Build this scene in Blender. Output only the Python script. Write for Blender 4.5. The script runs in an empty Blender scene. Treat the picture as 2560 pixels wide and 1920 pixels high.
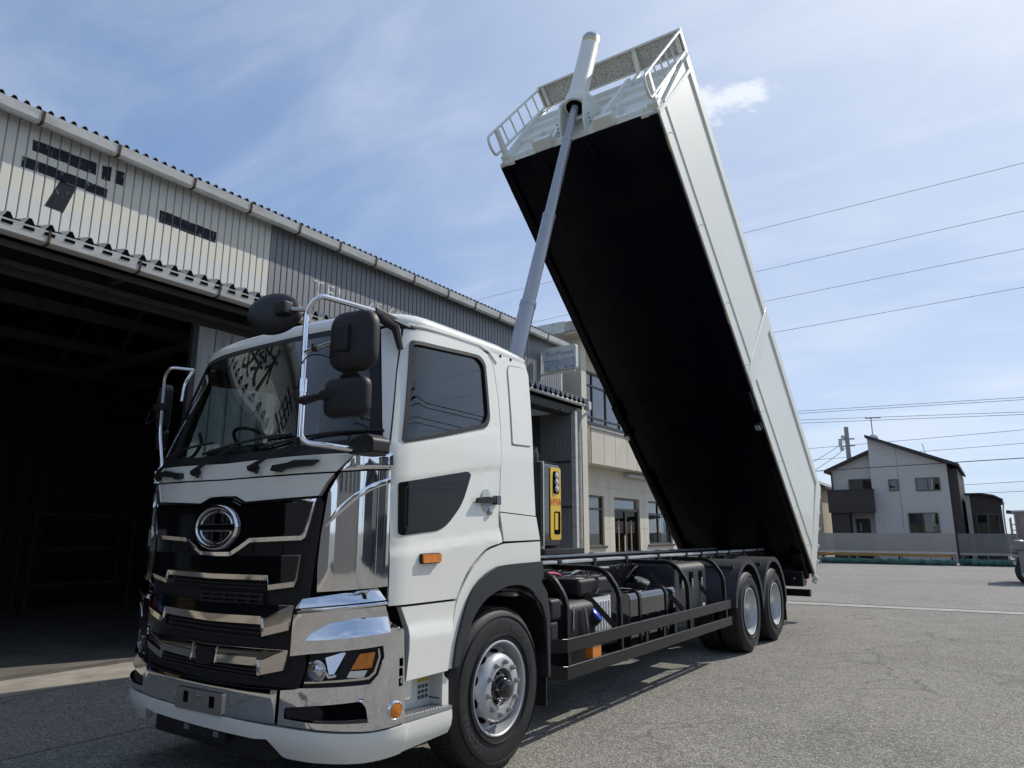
import bpy, bmesh, math, random
from mathutils import Vector, Matrix
from mathutils.geometry import delaunay_2d_cdt
random.seed(7)
SC = bpy.context.scene
COL = SC.collection

# ------------------------------------------------------------------ camera
CAM = Vector((4.195, -4.18, 1.571)); YAW, PITCH, ROLL, FPX = math.radians(34.534), math.radians(12.071), math.radians(0.129), 1741.0
fw = Vector((-math.sin(YAW)*math.cos(PITCH), math.cos(YAW)*math.cos(PITCH), math.sin(PITCH)))
r0 = Vector((math.cos(YAW), math.sin(YAW), 0)); u0 = r0.cross(fw)
rt = r0*math.cos(ROLL)+u0*math.sin(ROLL); up = -r0*math.sin(ROLL)+u0*math.cos(ROLL)
cd = bpy.data.cameras.new('camera'); cam = bpy.data.objects.new('camera', cd); COL.objects.link(cam)
m = Matrix((rt, up, -fw)).transposed().to_4x4(); m.translation = CAM; cam.matrix_world = m
cd.sensor_width = 36; cd.lens = 36*FPX/2560; cd.clip_end = 4000; cd.clip_start = .05
SC.camera = cam

# ------------------------------------------------------------------ sky, sun, exposure
SUN = Vector((.40, .95, 1.0)).normalized()
SUN_EL = math.asin(SUN.z); SUN_AZ = math.atan2(SUN.x, SUN.y)
w = bpy.data.worlds.new('World'); SC.world = w; w.use_nodes = True
nt = w.node_tree; N = nt.nodes; L = nt.links
for n in list(N): N.remove(n)
out = N.new('ShaderNodeOutputWorld'); bg = N.new('ShaderNodeBackground'); bg.inputs['Strength'].default_value = .14
sky = N.new('ShaderNodeTexSky'); sky.sky_type = 'NISHITA'; sky.sun_disc = False
sky.sun_elevation = SUN_EL; sky.sun_rotation = SUN_AZ; sky.air_density = 1.0; sky.dust_density = .35; sky.ozone_density = 3.0; sky.altitude = 50
tc = N.new('ShaderNodeTexCoord')
sep = N.new('ShaderNodeSeparateXYZ'); L.new(tc.outputs['Generated'], sep.inputs[0])
def wm(op, a, b=None, clamp=False):
    n = N.new('ShaderNodeMath'); n.operation = op; n.use_clamp = clamp
    for k, v in enumerate((a, b)):
        if v is None: continue
        if hasattr(v, 'links') or hasattr(v, 'is_linked'): L.new(v, n.inputs[k])
        else: n.inputs[k].default_value = v
    return n.outputs[0]
den = wm('ADD', wm('MAXIMUM', sep.outputs[2], 0.0), .18)
px_, py_ = wm('DIVIDE', sep.outputs[0], den), wm('DIVIDE', sep.outputs[1], den)
cmb = N.new('ShaderNodeCombineXYZ'); L.new(px_, cmb.inputs[0]); L.new(py_, cmb.inputs[1])
def wnoise(scale, detail, rough, off, dist=0.0):
    mp = N.new('ShaderNodeMapping'); mp.inputs['Location'].default_value = off; L.new(cmb.outputs[0], mp.inputs[0])
    n = N.new('ShaderNodeTexNoise'); n.inputs['Scale'].default_value = scale; n.inputs['Detail'].default_value = detail
    n.inputs['Roughness'].default_value = rough; n.inputs['Distortion'].default_value = dist; L.new(mp.outputs[0], n.inputs['Vector']); return n.outputs['Fac']
def wramp(v, a, b):
    n = N.new('ShaderNodeMapRange'); n.interpolation_type = 'SMOOTHSTEP'; n.inputs[1].default_value = a; n.inputs[2].default_value = b; L.new(v, n.inputs[0]); return n.outputs[0]
thin = wramp(wnoise(.6, 5, .5, (3.1, 1.7, 0), .5), .30, .85)
wis = N.new('ShaderNodeMapping'); wis.inputs['Rotation'].default_value = (0, 0, .5); wis.inputs['Scale'].default_value = (1.0, 2.3, 1); L.new(cmb.outputs[0], wis.inputs[0])
wn_ = N.new('ShaderNodeTexNoise'); wn_.inputs['Scale'].default_value = 1.5; wn_.inputs['Detail'].default_value = 8; wn_.inputs['Roughness'].default_value = .58; wn_.inputs['Distortion'].default_value = .6; L.new(wis.outputs[0], wn_.inputs['Vector'])
wisp = wm('MULTIPLY', wramp(wn_.outputs['Fac'], .40, .82), .26)
puff = wramp(wnoise(3.1, 9, .6, (1.3, 5.2, 0), .2), .62, .95)
veil = wm('MULTIPLY', thin, .50)
mask = wm('MAXIMUM', wm('ADD', veil, wisp), wm('MULTIPLY', puff, .55), True)
dotn = N.new('ShaderNodeVectorMath'); dotn.operation = 'DOT_PRODUCT'; L.new(tc.outputs['Generated'], dotn.inputs[0]); dotn.inputs[1].default_value = SUN
aur = wm('POWER', wm('MAXIMUM', dotn.outputs['Value'], 0.0), 4.0)          # hazy aureole round the sun
# the one small cumulus beside the raised body, and a wisp under it
def cumulus(cx, cyy, rx, ry, amt, off):
    d = wm('ADD', wm('POWER', wm('DIVIDE', wm('SUBTRACT', px_, cx), rx), 2.0), wm('POWER', wm('DIVIDE', wm('SUBTRACT', py_, cyy), ry), 2.0))
    v = wm('SUBTRACT', wm('ADD', wm('MULTIPLY', wnoise(9.0, 9, .62, off, .3), 2.2), -.55), d)
    return wm('MULTIPLY', wramp(v, .0, 1.5), amt)
mask = wm('MAXIMUM', mask, wm('MAXIMUM', cumulus(-.31, 1.115, .19, .115, 2.2, (.4, .9, 0)), cumulus(-.20, 1.30, .12, .05, .3, (2.4, .3, 0))), True)
mask2 = wm('ADD', mask, wm('MULTIPLY', aur, .50), True)
mix = N.new('ShaderNodeMix'); mix.data_type = 'RGBA'
L.new(mask2, mix.inputs[0]); hue = N.new('ShaderNodeMix'); hue.data_type = 'RGBA'; hue.blend_type = 'MULTIPLY'; hue.inputs[0].default_value = 1; gm = N.new('ShaderNodeGamma'); gm.inputs[1].default_value = .5; L.new(sky.outputs[0], gm.inputs[0]); L.new(gm.outputs[0], hue.inputs[6]); hue.inputs[7].default_value = (1.17, 1.40, 1.80, 1); L.new(hue.outputs[2], mix.inputs[6]); mix.inputs[7].default_value = (4.9, 5.25, 5.8, 1)
L.new(mix.outputs[2], bg.inputs['Color']); L.new(bg.outputs[0], out.inputs[0])
sl = bpy.data.lights.new('sun', 'SUN'); so = bpy.data.objects.new('sun', sl); COL.objects.link(so)
sl.energy = 3.1; sl.angle = math.radians(.53); sl.color = (1.0, .945, .855)
so.rotation_euler = SUN.to_track_quat('Z', 'Y').to_euler(); so.location = (10, 20, 30)
SC.view_settings.view_transform = 'Standard'; SC.view_settings.look = 'None'; SC.view_settings.exposure = 0.33; SC.view_settings.gamma = 1.0
try: SC.view_settings.use_curve_mapping = False
except Exception: pass
SC.render.engine = 'CYCLES'
cy = SC.cycles; cy.max_bounces = 8; cy.transparent_max_bounces = 12; cy.glossy_bounces = 4; cy.diffuse_bounces = 3; cy.use_denoising = True
cy.sample_clamp_indirect = 6; cy.caustics_reflective = False; cy.caustics_refractive = False

# ------------------------------------------------------------------ materials
MATS = {}
def newmat(name):
    m = bpy.data.materials.new(name); m.use_nodes = True; MATS[name] = m
    return m, m.node_tree.nodes, m.node_tree.links, m.node_tree.nodes['Principled BSDF']
def pm(name, col, rough=.5, metal=0.0, var=.0, vscale=3.0, bump=0.0, bscale=60.0, coat=0.0, spec=.5, rvar=0.0, stretch=(1,1,1), col2=None, vlo=.35, vhi=.65, detail=6):
    m, n, l, b = newmat(name)
    b.inputs['Base Color'].default_value = (*col, 1); b.inputs['Roughness'].default_value = rough; b.inputs['Metallic'].default_value = metal
    b.inputs['Coat Weight'].default_value = coat; b.inputs['Coat Roughness'].default_value = .04; b.inputs['Specular IOR Level'].default_value = spec
    if var or col2 or rvar or bump:
        t = n.new('ShaderNodeTexCoord'); mp = n.new('ShaderNodeMapping'); mp.inputs['Scale'].default_value = stretch; l.new(t.outputs['Object'], mp.inputs[0])
    if var or col2 or rvar:
        z = n.new('ShaderNodeTexNoise'); z.inputs['Scale'].default_value = vscale; z.inputs['Detail'].default_value = detail; z.inputs['Roughness'].default_value = .6; l.new(mp.outputs[0], z.inputs['Vector'])
        mr = n.new('ShaderNodeMapRange'); mr.inputs[1].default_value = vlo; mr.inputs[2].default_value = vhi; l.new(z.outputs['Fac'], mr.inputs[0])
        if var or col2:
            c2 = col2 if col2 else tuple(c*(1-var) for c in col)
            mx = n.new('ShaderNodeMix'); mx.data_type = 'RGBA'; l.new(mr.outputs[0], mx.inputs[0]); mx.inputs[6].default_value = (*col, 1); mx.inputs[7].default_value = (*c2, 1); l.new(mx.outputs[2], b.inputs['Base Color'])
        if rvar:
            m2 = n.new('ShaderNodeMapRange'); m2.inputs[3].default_value = max(0, rough-rvar); m2.inputs[4].default_value = rough+rvar; l.new(mr.outputs[0], m2.inputs[0]); l.new(m2.outputs[0], b.inputs['Roughness'])
    if bump:
        z2 = n.new('ShaderNodeTexNoise'); z2.inputs['Scale'].default_value = bscale; z2.inputs['Detail'].default_value = 4; l.new(mp.outputs[0], z2.inputs['Vector'])
        bp_ = n.new('ShaderNodeBump'); bp_.inputs['Strength'].default_value = bump; bp_.inputs['Distance'].default_value = .01; l.new(z2.outputs['Fac'], bp_.inputs['Height']); l.new(bp_.outputs[0], b.inputs['Normal'])
    return m
pm('white', (.85,.85,.775), .25, var=.025, vscale=1.2, coat=.7)
pm('bedwhite', (.77,.78,.705), .42, var=.05, vscale=.7, coat=.15)
pm('chrome', (.86,.865,.88), .035, 1.0, bump=.02, bscale=3.0)
pm('smoked_chrome', (.74,.71,.66), .06, 1.0)
pm('gloss_black', (.006,.006,.007), .06, coat=1.0)
pm('tint_slab', (.004,.0045,.005), .04, spec=.35)
pm('paint_black', (.009,.009,.011), .30, var=.3, vscale=4, coat=.12, spec=.35, rvar=.06)
pm('bed_black', (.0016,.0018,.0065), .30, var=.4, vscale=1.3, spec=.16, rvar=.10, bump=.06, bscale=1.2)
pm('plastic', (.014,.014,.016), .5, bump=.10, bscale=420, spec=.35)
pm('flare', (.027,.029,.034), .48, var=.15, vscale=6, bump=.05, bscale=300)
pm('dark', (.005,.005,.006), .9, spec=.02)
pm('mesh_dark', (.012,.012,.013), .5)
pm('rubber', (.017,.017,.018), .62, var=.35, vscale=9, bump=.08, bscale=90)
pm('tread', (.020,.020,.020), .8, var=.3, vscale=15)
pm('silver', (.58,.59,.61), .33, .35, var=.10, vscale=9, rvar=.07, coat=.3)
pm('steel', (.52,.52,.53), .28, .95, var=.15, vscale=20)
pm('grey_tube', (.40,.42,.455), .28, .3, var=.1, vscale=3, stretch=(1,1,.2), coat=.4)
pm('rail_top', (.62,.63,.64), .33, .6, var=.2, vscale=4)
pm('yellow', (.80,.50,.01), .35, var=.05, vscale=5, coat=.3)
pm('red_print', (.60,.02,.02), .4)
pm('black_print', (.012,.012,.014), .5)
pm('amber', (.82,.25,.015), .2, coat=.8, bump=.4, bscale=55, var=.25, vscale=40)
pm('blue_cap', (.03,.06,.42), .3, coat=.4)
pm('white_plastic', (.72,.74,.75), .4, var=.08, vscale=8)
pm('pink_hose', (.70,.12,.22), .5)
pm('wood_pad', (.42,.24,.12), .7, var=.3, vscale=20)
pm('alu_step', (.55,.56,.57), .35, .9, bump=.35, bscale=45)
pm('seat_cloth', (.05,.052,.055), .9)
pm('sticker', (.75,.72,.60), .5)
pm('lamp_lens', (.85,.87,.88), .08, .75, coat=1.0, bump=.35, bscale=70)
pm('lens_glass', (.62,.63,.65), .06, .85, coat=1.0)
# setting
pm('shed_cream', (.69,.65,.53), .55, col2=(.60,.62,.62), vscale=.9, vlo=.42, vhi=.56, stretch=(1,1,1.4))
pm('shed_grey', (.23,.24,.255), .5, var=.2, vscale=1.5, stretch=(1,1,.3))
pm('shed_gap', (.52,.49,.42), .7, var=.35, vscale=9, stretch=(1,1,.2))
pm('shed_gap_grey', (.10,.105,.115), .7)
pm('gutter', (.62,.62,.59), .5, .05, col2=(.40,.38,.34), vscale=4.5, vlo=.45, vhi=.8, stretch=(1,.5,2), rvar=.1)
pm('gutter_joint', (.10,.055,.035), .8, var=.4, vscale=20)
pm('roof_sheet', (.32,.33,.34), .55, .3, var=.3, vscale=2)
pm('canopy_sheet', (.50,.52,.53), .45, .4, var=.2, vscale=3)
pm('old_steel', (.12,.105,.09), .7, var=.45, vscale=5)
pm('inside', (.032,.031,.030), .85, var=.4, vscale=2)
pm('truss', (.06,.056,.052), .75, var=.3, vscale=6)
pm('door_leaf', (.42,.42,.41), .6, col2=(.24,.23,.22), vscale=3.2, vlo=.42, vhi=.72, stretch=(1,2,.25))
pm('brown_post', (.05,.046,.042), .65, var=.35, vscale=4, stretch=(1,1,.3))
pm('concrete', (.33,.30,.255), .85, col2=(.20,.185,.16), vscale=2.2, vlo=.4, vhi=.7, bump=.25, bscale=70)
pm('strip_concrete', (.36,.35,.33), .85, var=.3, vscale=2.5, bump=.2, bscale=60)
pm('office_wall', (.66,.615,.51), .8, var=.10, vscale=1.3, bump=.12, bscale=80, stretch=(1,1,.5))
pm('office_panel', (.62,.575,.48), .85, var=.10, vscale=2.0, bump=.22, bscale=55)
pm('bronze', (.10,.085,.07), .4, .4)
pm('fluted', (.46,.47,.475), .5, .3, var=.25, vscale=3, stretch=(1,1,.2))
pm('house_grey', (.56,.54,.51), .8, var=.10, vscale=2.5, stretch=(1,1,9), bump=.3, bscale=9)
pm('house_dark', (.055,.045,.042), .7, var=.25, vscale=2.5, stretch=(1,1,9), bump=.3, bscale=9)
pm('house_roof', (.030,.028,.028), .6)
pm('beige', (.50,.43,.30), .8, var=.08, vscale=2)
pm('fence_slat', (.36,.34,.325), .55, .15, var=.08, vscale=2)
pm('fence_dark', (.17,.175,.18), .55, .2, var=.12, vscale=2)
pm('timber', (.50,.28,.09), .7, var=.3, vscale=3, stretch=(.2,3,3))
pm('tarp', (.05,.16,.12), .5, var=.5, vscale=3, bump=.3, bscale=8)
pm('pole_concrete', (.36,.36,.35), .85, var=.15, vscale=4)
pm('wire', (.05,.055,.065), .6)
pm('wire_thin', (.32,.35,.42), .6)
pm('tyre_print', (.06,.06,.062), .6)
pm('sign_white', (.62,.63,.60), .5, col2=(.50,.48,.42), vscale=3, vlo=.5, vhi=.75)
pm('sign_blue', (.22,.36,.52), .5, col2=(.55,.57,.55), vscale=5, vlo=.45, vhi=.6)
pm('faded_blue', (.12,.22,.36), .6, col2=(.50,.52,.52), vscale=6, vlo=.52, vhi=.68)
pm('faded_white', (.62,.63,.64), .6, col2=(.33,.34,.36), vscale=11, vlo=.44, vhi=.58)
pm('wall_paint', (.030,.033,.042), .8, col2=(.40,.40,.38), vscale=13, vlo=.60, vhi=.70, detail=10, spec=.05, stretch=(1,2.2,.8))
pm('rust_box', (.34,.27,.25), .7, var=.25, vscale=2.5)
pm('grey_paint', (.24,.245,.255), .45, .2, var=.15, vscale=3)
pm('yellow_curtain', (.75,.72,.02), .6)
pm('shop_floor', (.16,.145,.125), .8, var=.4, vscale=1.5)
pm('drum_blue', (.05,.10,.25), .45, var=.3, vscale=4)
pm('drum_red', (.30,.05,.03), .5, var=.3, vscale=4)
pm('interior_white', (.55,.57,.58), .7)
pm('back_wall', (.17,.165,.155), .8, var=.12, vscale=.8)
pm('back_wall2', (.09,.095,.10), .8, var=.12, vscale=.8)
pm('leafy', (.05,.09,.03), .8, var=.5, vscale=5)

def glassmat(name, tint, refl=1.0, f0=.05):
    m, n, l, b = newmat(name); n.remove(b); o = n['Material Output']
    tr = n.new('ShaderNodeBsdfTransparent'); tr.inputs[0].default_value = (*tint, 1)
    gl = n.new('ShaderNodeBsdfGlossy'); gl.inputs['Roughness'].default_value = .01; gl.inputs[0].default_value = (.95,.97,1,1)
    lw = n.new('ShaderNodeLayerWeight'); lw.inputs['Blend'].default_value = .5; pw = n.new('ShaderNodeMath'); pw.operation = 'POWER'; l.new(lw.outputs['Facing'], pw.inputs[0]); pw.inputs[1].default_value = 3.2
    mu = n.new('ShaderNodeMath'); mu.operation = 'MULTIPLY_ADD'; mu.use_clamp = True; l.new(pw.outputs[0], mu.inputs[0]); mu.inputs[1].default_value = refl; mu.inputs[2].default_value = f0
    mx = n.new('ShaderNodeMixShader'); l.new(mu.outputs[0], mx.inputs[0]); l.new(tr.outputs[0], mx.inputs[1]); l.new(gl.outputs[0], mx.inputs[2]); l.new(mx.outputs[0], o.inputs[0])
    return m
glassmat('windshield_glass', (.95,.985,.97), .6, .035)
glassmat('side_glass', (.66,.73,.72), .7, .05)
glassmat('tinted_glass', (.055,.06,.065), .3, .008)
glassmat('house_glass', (.48,.53,.55), .8, .08)

def asphalt(name, c1, c2, c3, crack=True):
    m, n, l, b = newmat(name); b.inputs['Roughness'].default_value = .92; b.inputs['Specular IOR Level'].default_value = .25
    t = n.new('ShaderNodeTexCoord')
    def noise(sc, d, r=.6):
        z = n.new('ShaderNodeTexNoise'); z.inputs['Scale'].default_value = sc; z.inputs['Detail'].default_value = d; z.inputs['Roughness'].default_value = r; l.new(t.outputs['Object'], z.inputs['Vector']); return z.outputs['Fac']
    def rng(v, a, bb, lo=0., hi=1.):
        q = n.new('ShaderNodeMapRange'); q.inputs[1].default_value = a; q.inputs[2].default_value = bb; q.inputs[3].default_value = lo; q.inputs[4].default_value = hi; l.new(v, q.inputs[0]); return q.outputs[0]
    def mixc(f, a, bb):
        q = n.new('ShaderNodeMix'); q.data_type = 'RGBA'; l.new(f, q.inputs[0])
        for k, v in ((6, a), (7, bb)):
            if isinstance(v, tuple): q.inputs[k].default_value = (*v, 1)
            else: l.new(v, q.inputs[k])
        return q.outputs[2]
    big = noise(.35, 5); mid = noise(2.2, 6); fine = noise(38, 4, .7); grit = n.new('ShaderNodeTexVoronoi'); grit.inputs['Scale'].default_value = 84; l.new(t.outputs['Object'], grit.inputs['Vector'])
    base = mixc(rng(big, .40, .60), c1, c2); base = mixc(rng(mid, .48, .66, 0, .8), base, c3)
    stain = noise(.8, 4, .5); base = mixc(rng(stain, .60, .72, 0, .45), base, tuple(x*.5 for x in c1)); rust = noise(.45, 3); base = mixc(rng(rust, .62, .75, 0, .35), base, (.24,.15,.11))
    gsep = n.new('ShaderNodeSeparateColor'); l.new(grit.outputs['Color'], gsep.inputs[0])
    dk = tuple(x*.34 for x in c1); lt = tuple(min(1, x*1.9) for x in c1)
    base = mixc(rng(gsep.outputs[0], .5, .9, 0, .8), base, dk); base = mixc(rng(gsep.outputs[1], .70, .95, 0, .8), base, lt)
    base = mixc(rng(fine, .30, .46, .5, 0), base, dk)
    if crack:
        wv = n.new('ShaderNodeTexNoise'); wv.inputs['Scale'].default_value = 1.3; wv.inputs['Detail'].default_value = 6; l.new(t.outputs['Object'], wv.inputs['Vector'])
        ad = n.new('ShaderNodeMixRGB'); ad.blend_type = 'ADD'; ad.inputs[0].default_value = .9; l.new(t.outputs['Object'], ad.inputs[1]); l.new(wv.outputs['Color'], ad.inputs[2])
        vc = n.new('ShaderNodeTexVoronoi'); vc.feature = 'DISTANCE_TO_EDGE'; vc.inputs['Scale'].default_value = .62; l.new(ad.outputs[0], vc.inputs['Vector'])
        ck = rng(vc.outputs['Distance'], .0, .012, 1, 0)
        mk = n.new('ShaderNodeMath'); mk.operation = 'MULTIPLY'; l.new(ck, mk.inputs[0]); l.new(rng(noise(.5, 3), .42, .56), mk.inputs[1])
        base = mixc(mk.outputs[0], base, tuple(x*.42 for x in c1))
        v2 = n.new('ShaderNodeTexVoronoi'); v2.feature = 'DISTANCE_TO_EDGE'; v2.inputs['Scale'].default_value = 1.9; l.new(ad.outputs[0], v2.inputs['Vector'])
        m2 = n.new('ShaderNodeMath'); m2.operation = 'MULTIPLY'; l.new(rng(v2.outputs['Distance'], .0, .012, .8, 0), m2.inputs[0]); l.new(rng(noise(.7, 3), .50, .60), m2.inputs[1]); base = mixc(m2.outputs[0], base, tuple(x*.5 for x in c1))
    l.new(base, b.inputs['Base Color'])
    bu = n.new('ShaderNodeBump'); bu.inputs['Strength'].default_value = .55; bu.inputs['Distance'].default_value = .012; l.new(grit.outputs['Distance'], bu.inputs['Height'])
    b2 = n.new('ShaderNodeBump'); b2.inputs['Strength'].default_value = .3; b2.inputs['Distance'].default_value = .03; l.new(mid, b2.inputs['Height']); l.new(bu.outputs[0], b2.inputs['Normal']); l.new(b2.outputs[0], b.inputs['Normal'])
asphalt('asphalt', (.236,.224,.200), (.186,.178,.164), (.268,.252,.222))
asphalt('gravel', (.262,.250,.234), (.213,.205,.193), (.298,.284,.262), False)
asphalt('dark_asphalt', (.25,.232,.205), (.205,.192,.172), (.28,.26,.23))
# tyre tread relief and chequer plate
def relief(name, src_col, rough, metal, kind, scale, strength):
    m, n, l, b = newmat(name); b.inputs['Base Color'].default_value = (*src_col, 1); b.inputs['Roughness'].default_value = rough; b.inputs['Metallic'].default_value = metal
    t = n.new('ShaderNodeTexCoord'); v = n.new('ShaderNodeTexVoronoi'); v.feature = kind; v.inputs['Scale'].default_value = scale; l.new(t.outputs['Object'], v.inputs['Vector'])
    r = n.new('ShaderNodeMapRange'); r.inputs[1].default_value = .02; r.inputs[2].default_value = .14; l.new(v.outputs['Distance'], r.inputs[0])
    bu = n.new('ShaderNodeBump'); bu.inputs['Strength'].default_value = strength; bu.inputs['Distance'].default_value = .01; l.new(r.outputs[0], bu.inputs['Height']); l.new(bu.outputs[0], b.inputs['Normal'])
    mx = n.new('ShaderNodeMix'); mx.data_type = 'RGBA'; l.new(r.outputs[0], mx.inputs[0]); mx.inputs[6].default_value = (*[c*.55 for c in src_col], 1); mx.inputs[7].default_value = (*src_col, 1); l.new(mx.outputs[2], b.inputs['Base Color'])
relief('tyre_tread', (.028,.028,.028), .8, 0, 'DISTANCE_TO_EDGE', 17, .9)
relief('chequer', (.56,.565,.54), .5, .1, 'DISTANCE_TO_EDGE', 22, .25)
relief('honeycomb', (.022,.022,.024), .5, 0, 'DISTANCE_TO_EDGE', 38, 1.0)

# ------------------------------------------------------------------ object helpers
def tag(o, label=None, cat=None, group=None, kind=None):
    if label: o['label'] = label
    if cat: o['category'] = cat
    if group: o['group'] = group
    if kind: o['kind'] = kind
    return o
def empty(name, loc=(0,0,0), parent=None):
    o = bpy.data.objects.new(name, None); COL.objects.link(o); o.location = loc; o.empty_display_size = .2
    if parent: o.parent = parent
    return o
def thing(name, label, cat, loc=(0,0,0), group=None): return tag(empty(name, loc), label, cat, group)
def rootloc(p):
    v = Vector((0,0,0))
    while p is not None: v += Vector(p.location); p = p.parent
    return v
class MB:
    def __init__(s, f=None): s.v = []; s.f = []; s.map = f
    def add(s, vs, fs):
        k = len(s.v); s.v += [tuple(v) for v in vs]; s.f += [tuple(i+k for i in f) for f in fs]; return s
    def box(s, x0, x1, y0, y1, z0, z1):
        return s.add([(x0,y0,z0),(x1,y0,z0),(x1,y1,z0),(x0,y1,z0),(x0,y0,z1),(x1,y0,z1),(x1,y1,z1),(x0,y1,z1)], [(0,3,2,1),(4,5,6,7),(0,1,5,4),(1,2,6,5),(2,3,7,6),(3,0,4,7)])
    def prism(s, poly, axis, a, b):
        """poly in the two other axes (order y,z / x,z / x,y), swept along axis from a to b"""
        def P(q, t): return {'x': (t, q[0], q[1]), 'y': (q[0], t, q[1]), 'z': (q[0], q[1], t)}[axis]
        n = len(poly)
        return s.add([P(q, a) for q in poly]+[P(q, b) for q in poly], [tuple(range(n))[::-1], tuple(range(n, 2*n))]+[(i, (i+1) % n, n+(i+1) % n, n+i) for i in range(n)])
    def bar(s, a, b, w, h, upv=(0,0,1)):
        a, b = Vector(a), Vector(b); d = (b-a).normalized(); sd = d.cross(Vector(upv))
        if sd.length < 1e-4: sd = d.cross(Vector((1,0,0)))
        sd.normalize(); u = sd.cross(d)
        vs = [p+sd*(i*w/2)+u*(j*h/2) for p in (a, b) for i, j in ((-1,-1),(1,-1),(1,1),(-1,1))]
        return s.add(vs, [(3,2,1,0),(4,5,6,7),(0,1,5,4),(1,2,6,5),(2,3,7,6),(3,0,4,7)])
    def tube(s, pts, r, n=12, caps=True):
        P = [Vector(p) for p in pts]; R_ = r if isinstance(r, (list, tuple)) else [r]*len(P)
        t = [(P[min(i+1, len(P)-1)]-P[max(i-1, 0)]).normalized() for i in range(len(P))]
        ref = Vector((0,0,1)) if abs(t[0].z) < .9 else Vector((1,0,0)); u = t[0].cross(ref).normalized(); vs = []; fs = []
        for i, p in enumerate(P):
            u = (u-t[i]*u.dot(t[i])).normalized(); w_ = t[i].cross(u)
            vs += [p+(u*math.cos(2*math.pi*k/n)+w_*math.sin(2*math.pi*k/n))*R_[i] for k in range(n)]
        for i in range(len(P)-1): fs += [(i*n+k, i*n+(k+1) % n, (i+1)*n+(k+1) % n, (i+1)*n+k) for k in range(n)]
        if caps: fs += [tuple(range(n))[::-1], tuple(range((len(P)-1)*n, len(P)*n))]
        return s.add(vs, fs)
    def lathe(s, prof, c, ax, n=48, closed=False, cap0=True):
        """prof: (radius, offset along ax)"""
        ax = Vector(ax).normalized(); ref = Vector((0,0,1)) if abs(ax.z) < .9 else Vector((0,1,0)); u = ax.cross(ref).normalized(); w_ = ax.cross(u); c = Vector(c); vs = []; fs = []
        for rr, o in prof: vs += [c+ax*o+(u*math.cos(2*math.pi*k/n)+w_*math.sin(2*math.pi*k/n))*rr for k in range(n)]
        m_ = len(prof)
        for i in range(m_ if closed else m_-1):
            j = (i+1) % m_; fs += [(i*n+k, j*n+k, j*n+(k+1) % n, i*n+(k+1) % n) for k in range(n)]
        if not closed:
            fs += ([tuple(range(n))] if cap0 else [])+[tuple(range((m_-1)*n, m_*n))[::-1]]
        return s.add(vs, fs)
    def build(s, name, mat, parent=None, bevel=0, seg=2, smooth=40, origin=None):
        off = rootloc(parent) if origin is None else Vector(origin)
        vs = [Vector(s.map(*v)) if s.map else Vector(v) for v in s.v]
        bm = bmesh.new(); bv = [bm.verts.new(v-off) for v in vs]
        for f in s.f:
            try: bm.faces.new([bv[i] for i in f])
            except ValueError: pass
        if bevel:
            bmesh.ops.remove_doubles(bm, verts=bm.verts, dist=1e-5)
        bmesh.ops.recalc_face_normals(bm, faces=bm.faces)
        if bevel:
            bm.normal_update()
            ed = [e for e in bm.edges if len(e.link_faces) == 2 and e.calc_face_angle(0) > math.radians(28)]
            bmesh.ops.bevel(bm, geom=ed, offset=bevel, segments=seg, profile=.5, affect='EDGES', clamp_overlap=True)
        me = bpy.data.meshes.new(name); bm.to_mesh(me); bm.free()
        o = mesh_obj(name, me, mat, parent, smooth, loc=origin)
        if bevel: wnorm(o)
        return o
def wnorm(o):
    m = o.modifiers.new('weighted_normals', 'WEIGHTED_NORMAL'); m.keep_sharp = True; m.weight = 90
def mesh_obj(name, me, mat, parent=None, smooth=40, loc=None):
    me.materials.append(MATS[mat])
    if smooth:
        me.shade_smooth(); me.set_sharp_from_angle(angle=math.radians(smooth))
    o = bpy.data.objects.new(name, me); COL.objects.link(o)
    if parent is not None: o.parent = parent
    if loc is not None: o.location = Vector(loc)-rootloc(parent) if parent else loc
    return o
def box(name, x0, x1, y0, y1, z0, z1, mat, parent=None, bevel=0, seg=2): return MB().box(x0, x1, y0, y1, z0, z1).build(name, mat, parent, bevel, seg)
def tube(name, pts, r, mat, parent=None, n=12): return MB().tube(pts, r, n).build(name, mat, parent)
def copy_of(o, loc, parent=None, **kw):
    c = o.copy(); COL.objects.link(c); c.location = loc; c.parent = parent if parent is not None else o.parent
    for k, v in kw.items(): c[k] = v
    return c
def bend(pts, r, n=6):
    """polyline with filleted corners"""
    P = [Vector(p) for p in pts]; o_ = [P[0]]
    for i in range(1, len(P)-1):
        a, b, c = P[i-1], P[i], P[i+1]; d1 = (a-b); d2 = (c-b); q = min(r, d1.length*.45, d2.length*.45); s_, e_ = b+d1.normalized()*q, b+d2.normalized()*q
        for k in range(n+1):
            t = k/n; o_.append(s_*(1-t)**2+b*2*t*(1-t)+e_*t*t)
    o_.append(P[-1]); return o_
def fillet(poly, r, n=4):
    P = [Vector((a, b)) for a, b in poly]; k = len(P); rr = r if isinstance(r, (list, tuple)) else [r]*k; o_ = []
    for i in range(k):
        a, b, c = P[i-1], P[i], P[(i+1) % k]; d1 = a-b; d2 = c-b; q = min(rr[i], d1.length*.45, d2.length*.45)
        if q < 1e-4: o_.append(tuple(b)); continue
        s_, e_ = b+d1.normalized()*q, b+d2.normalized()*q
        for j in range(n+1):
            t = j/n; v = s_*(1-t)**2+b*2*t*(1-t)+e_*t*t; o_.append((v.x, v.y))
    return o_
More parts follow.
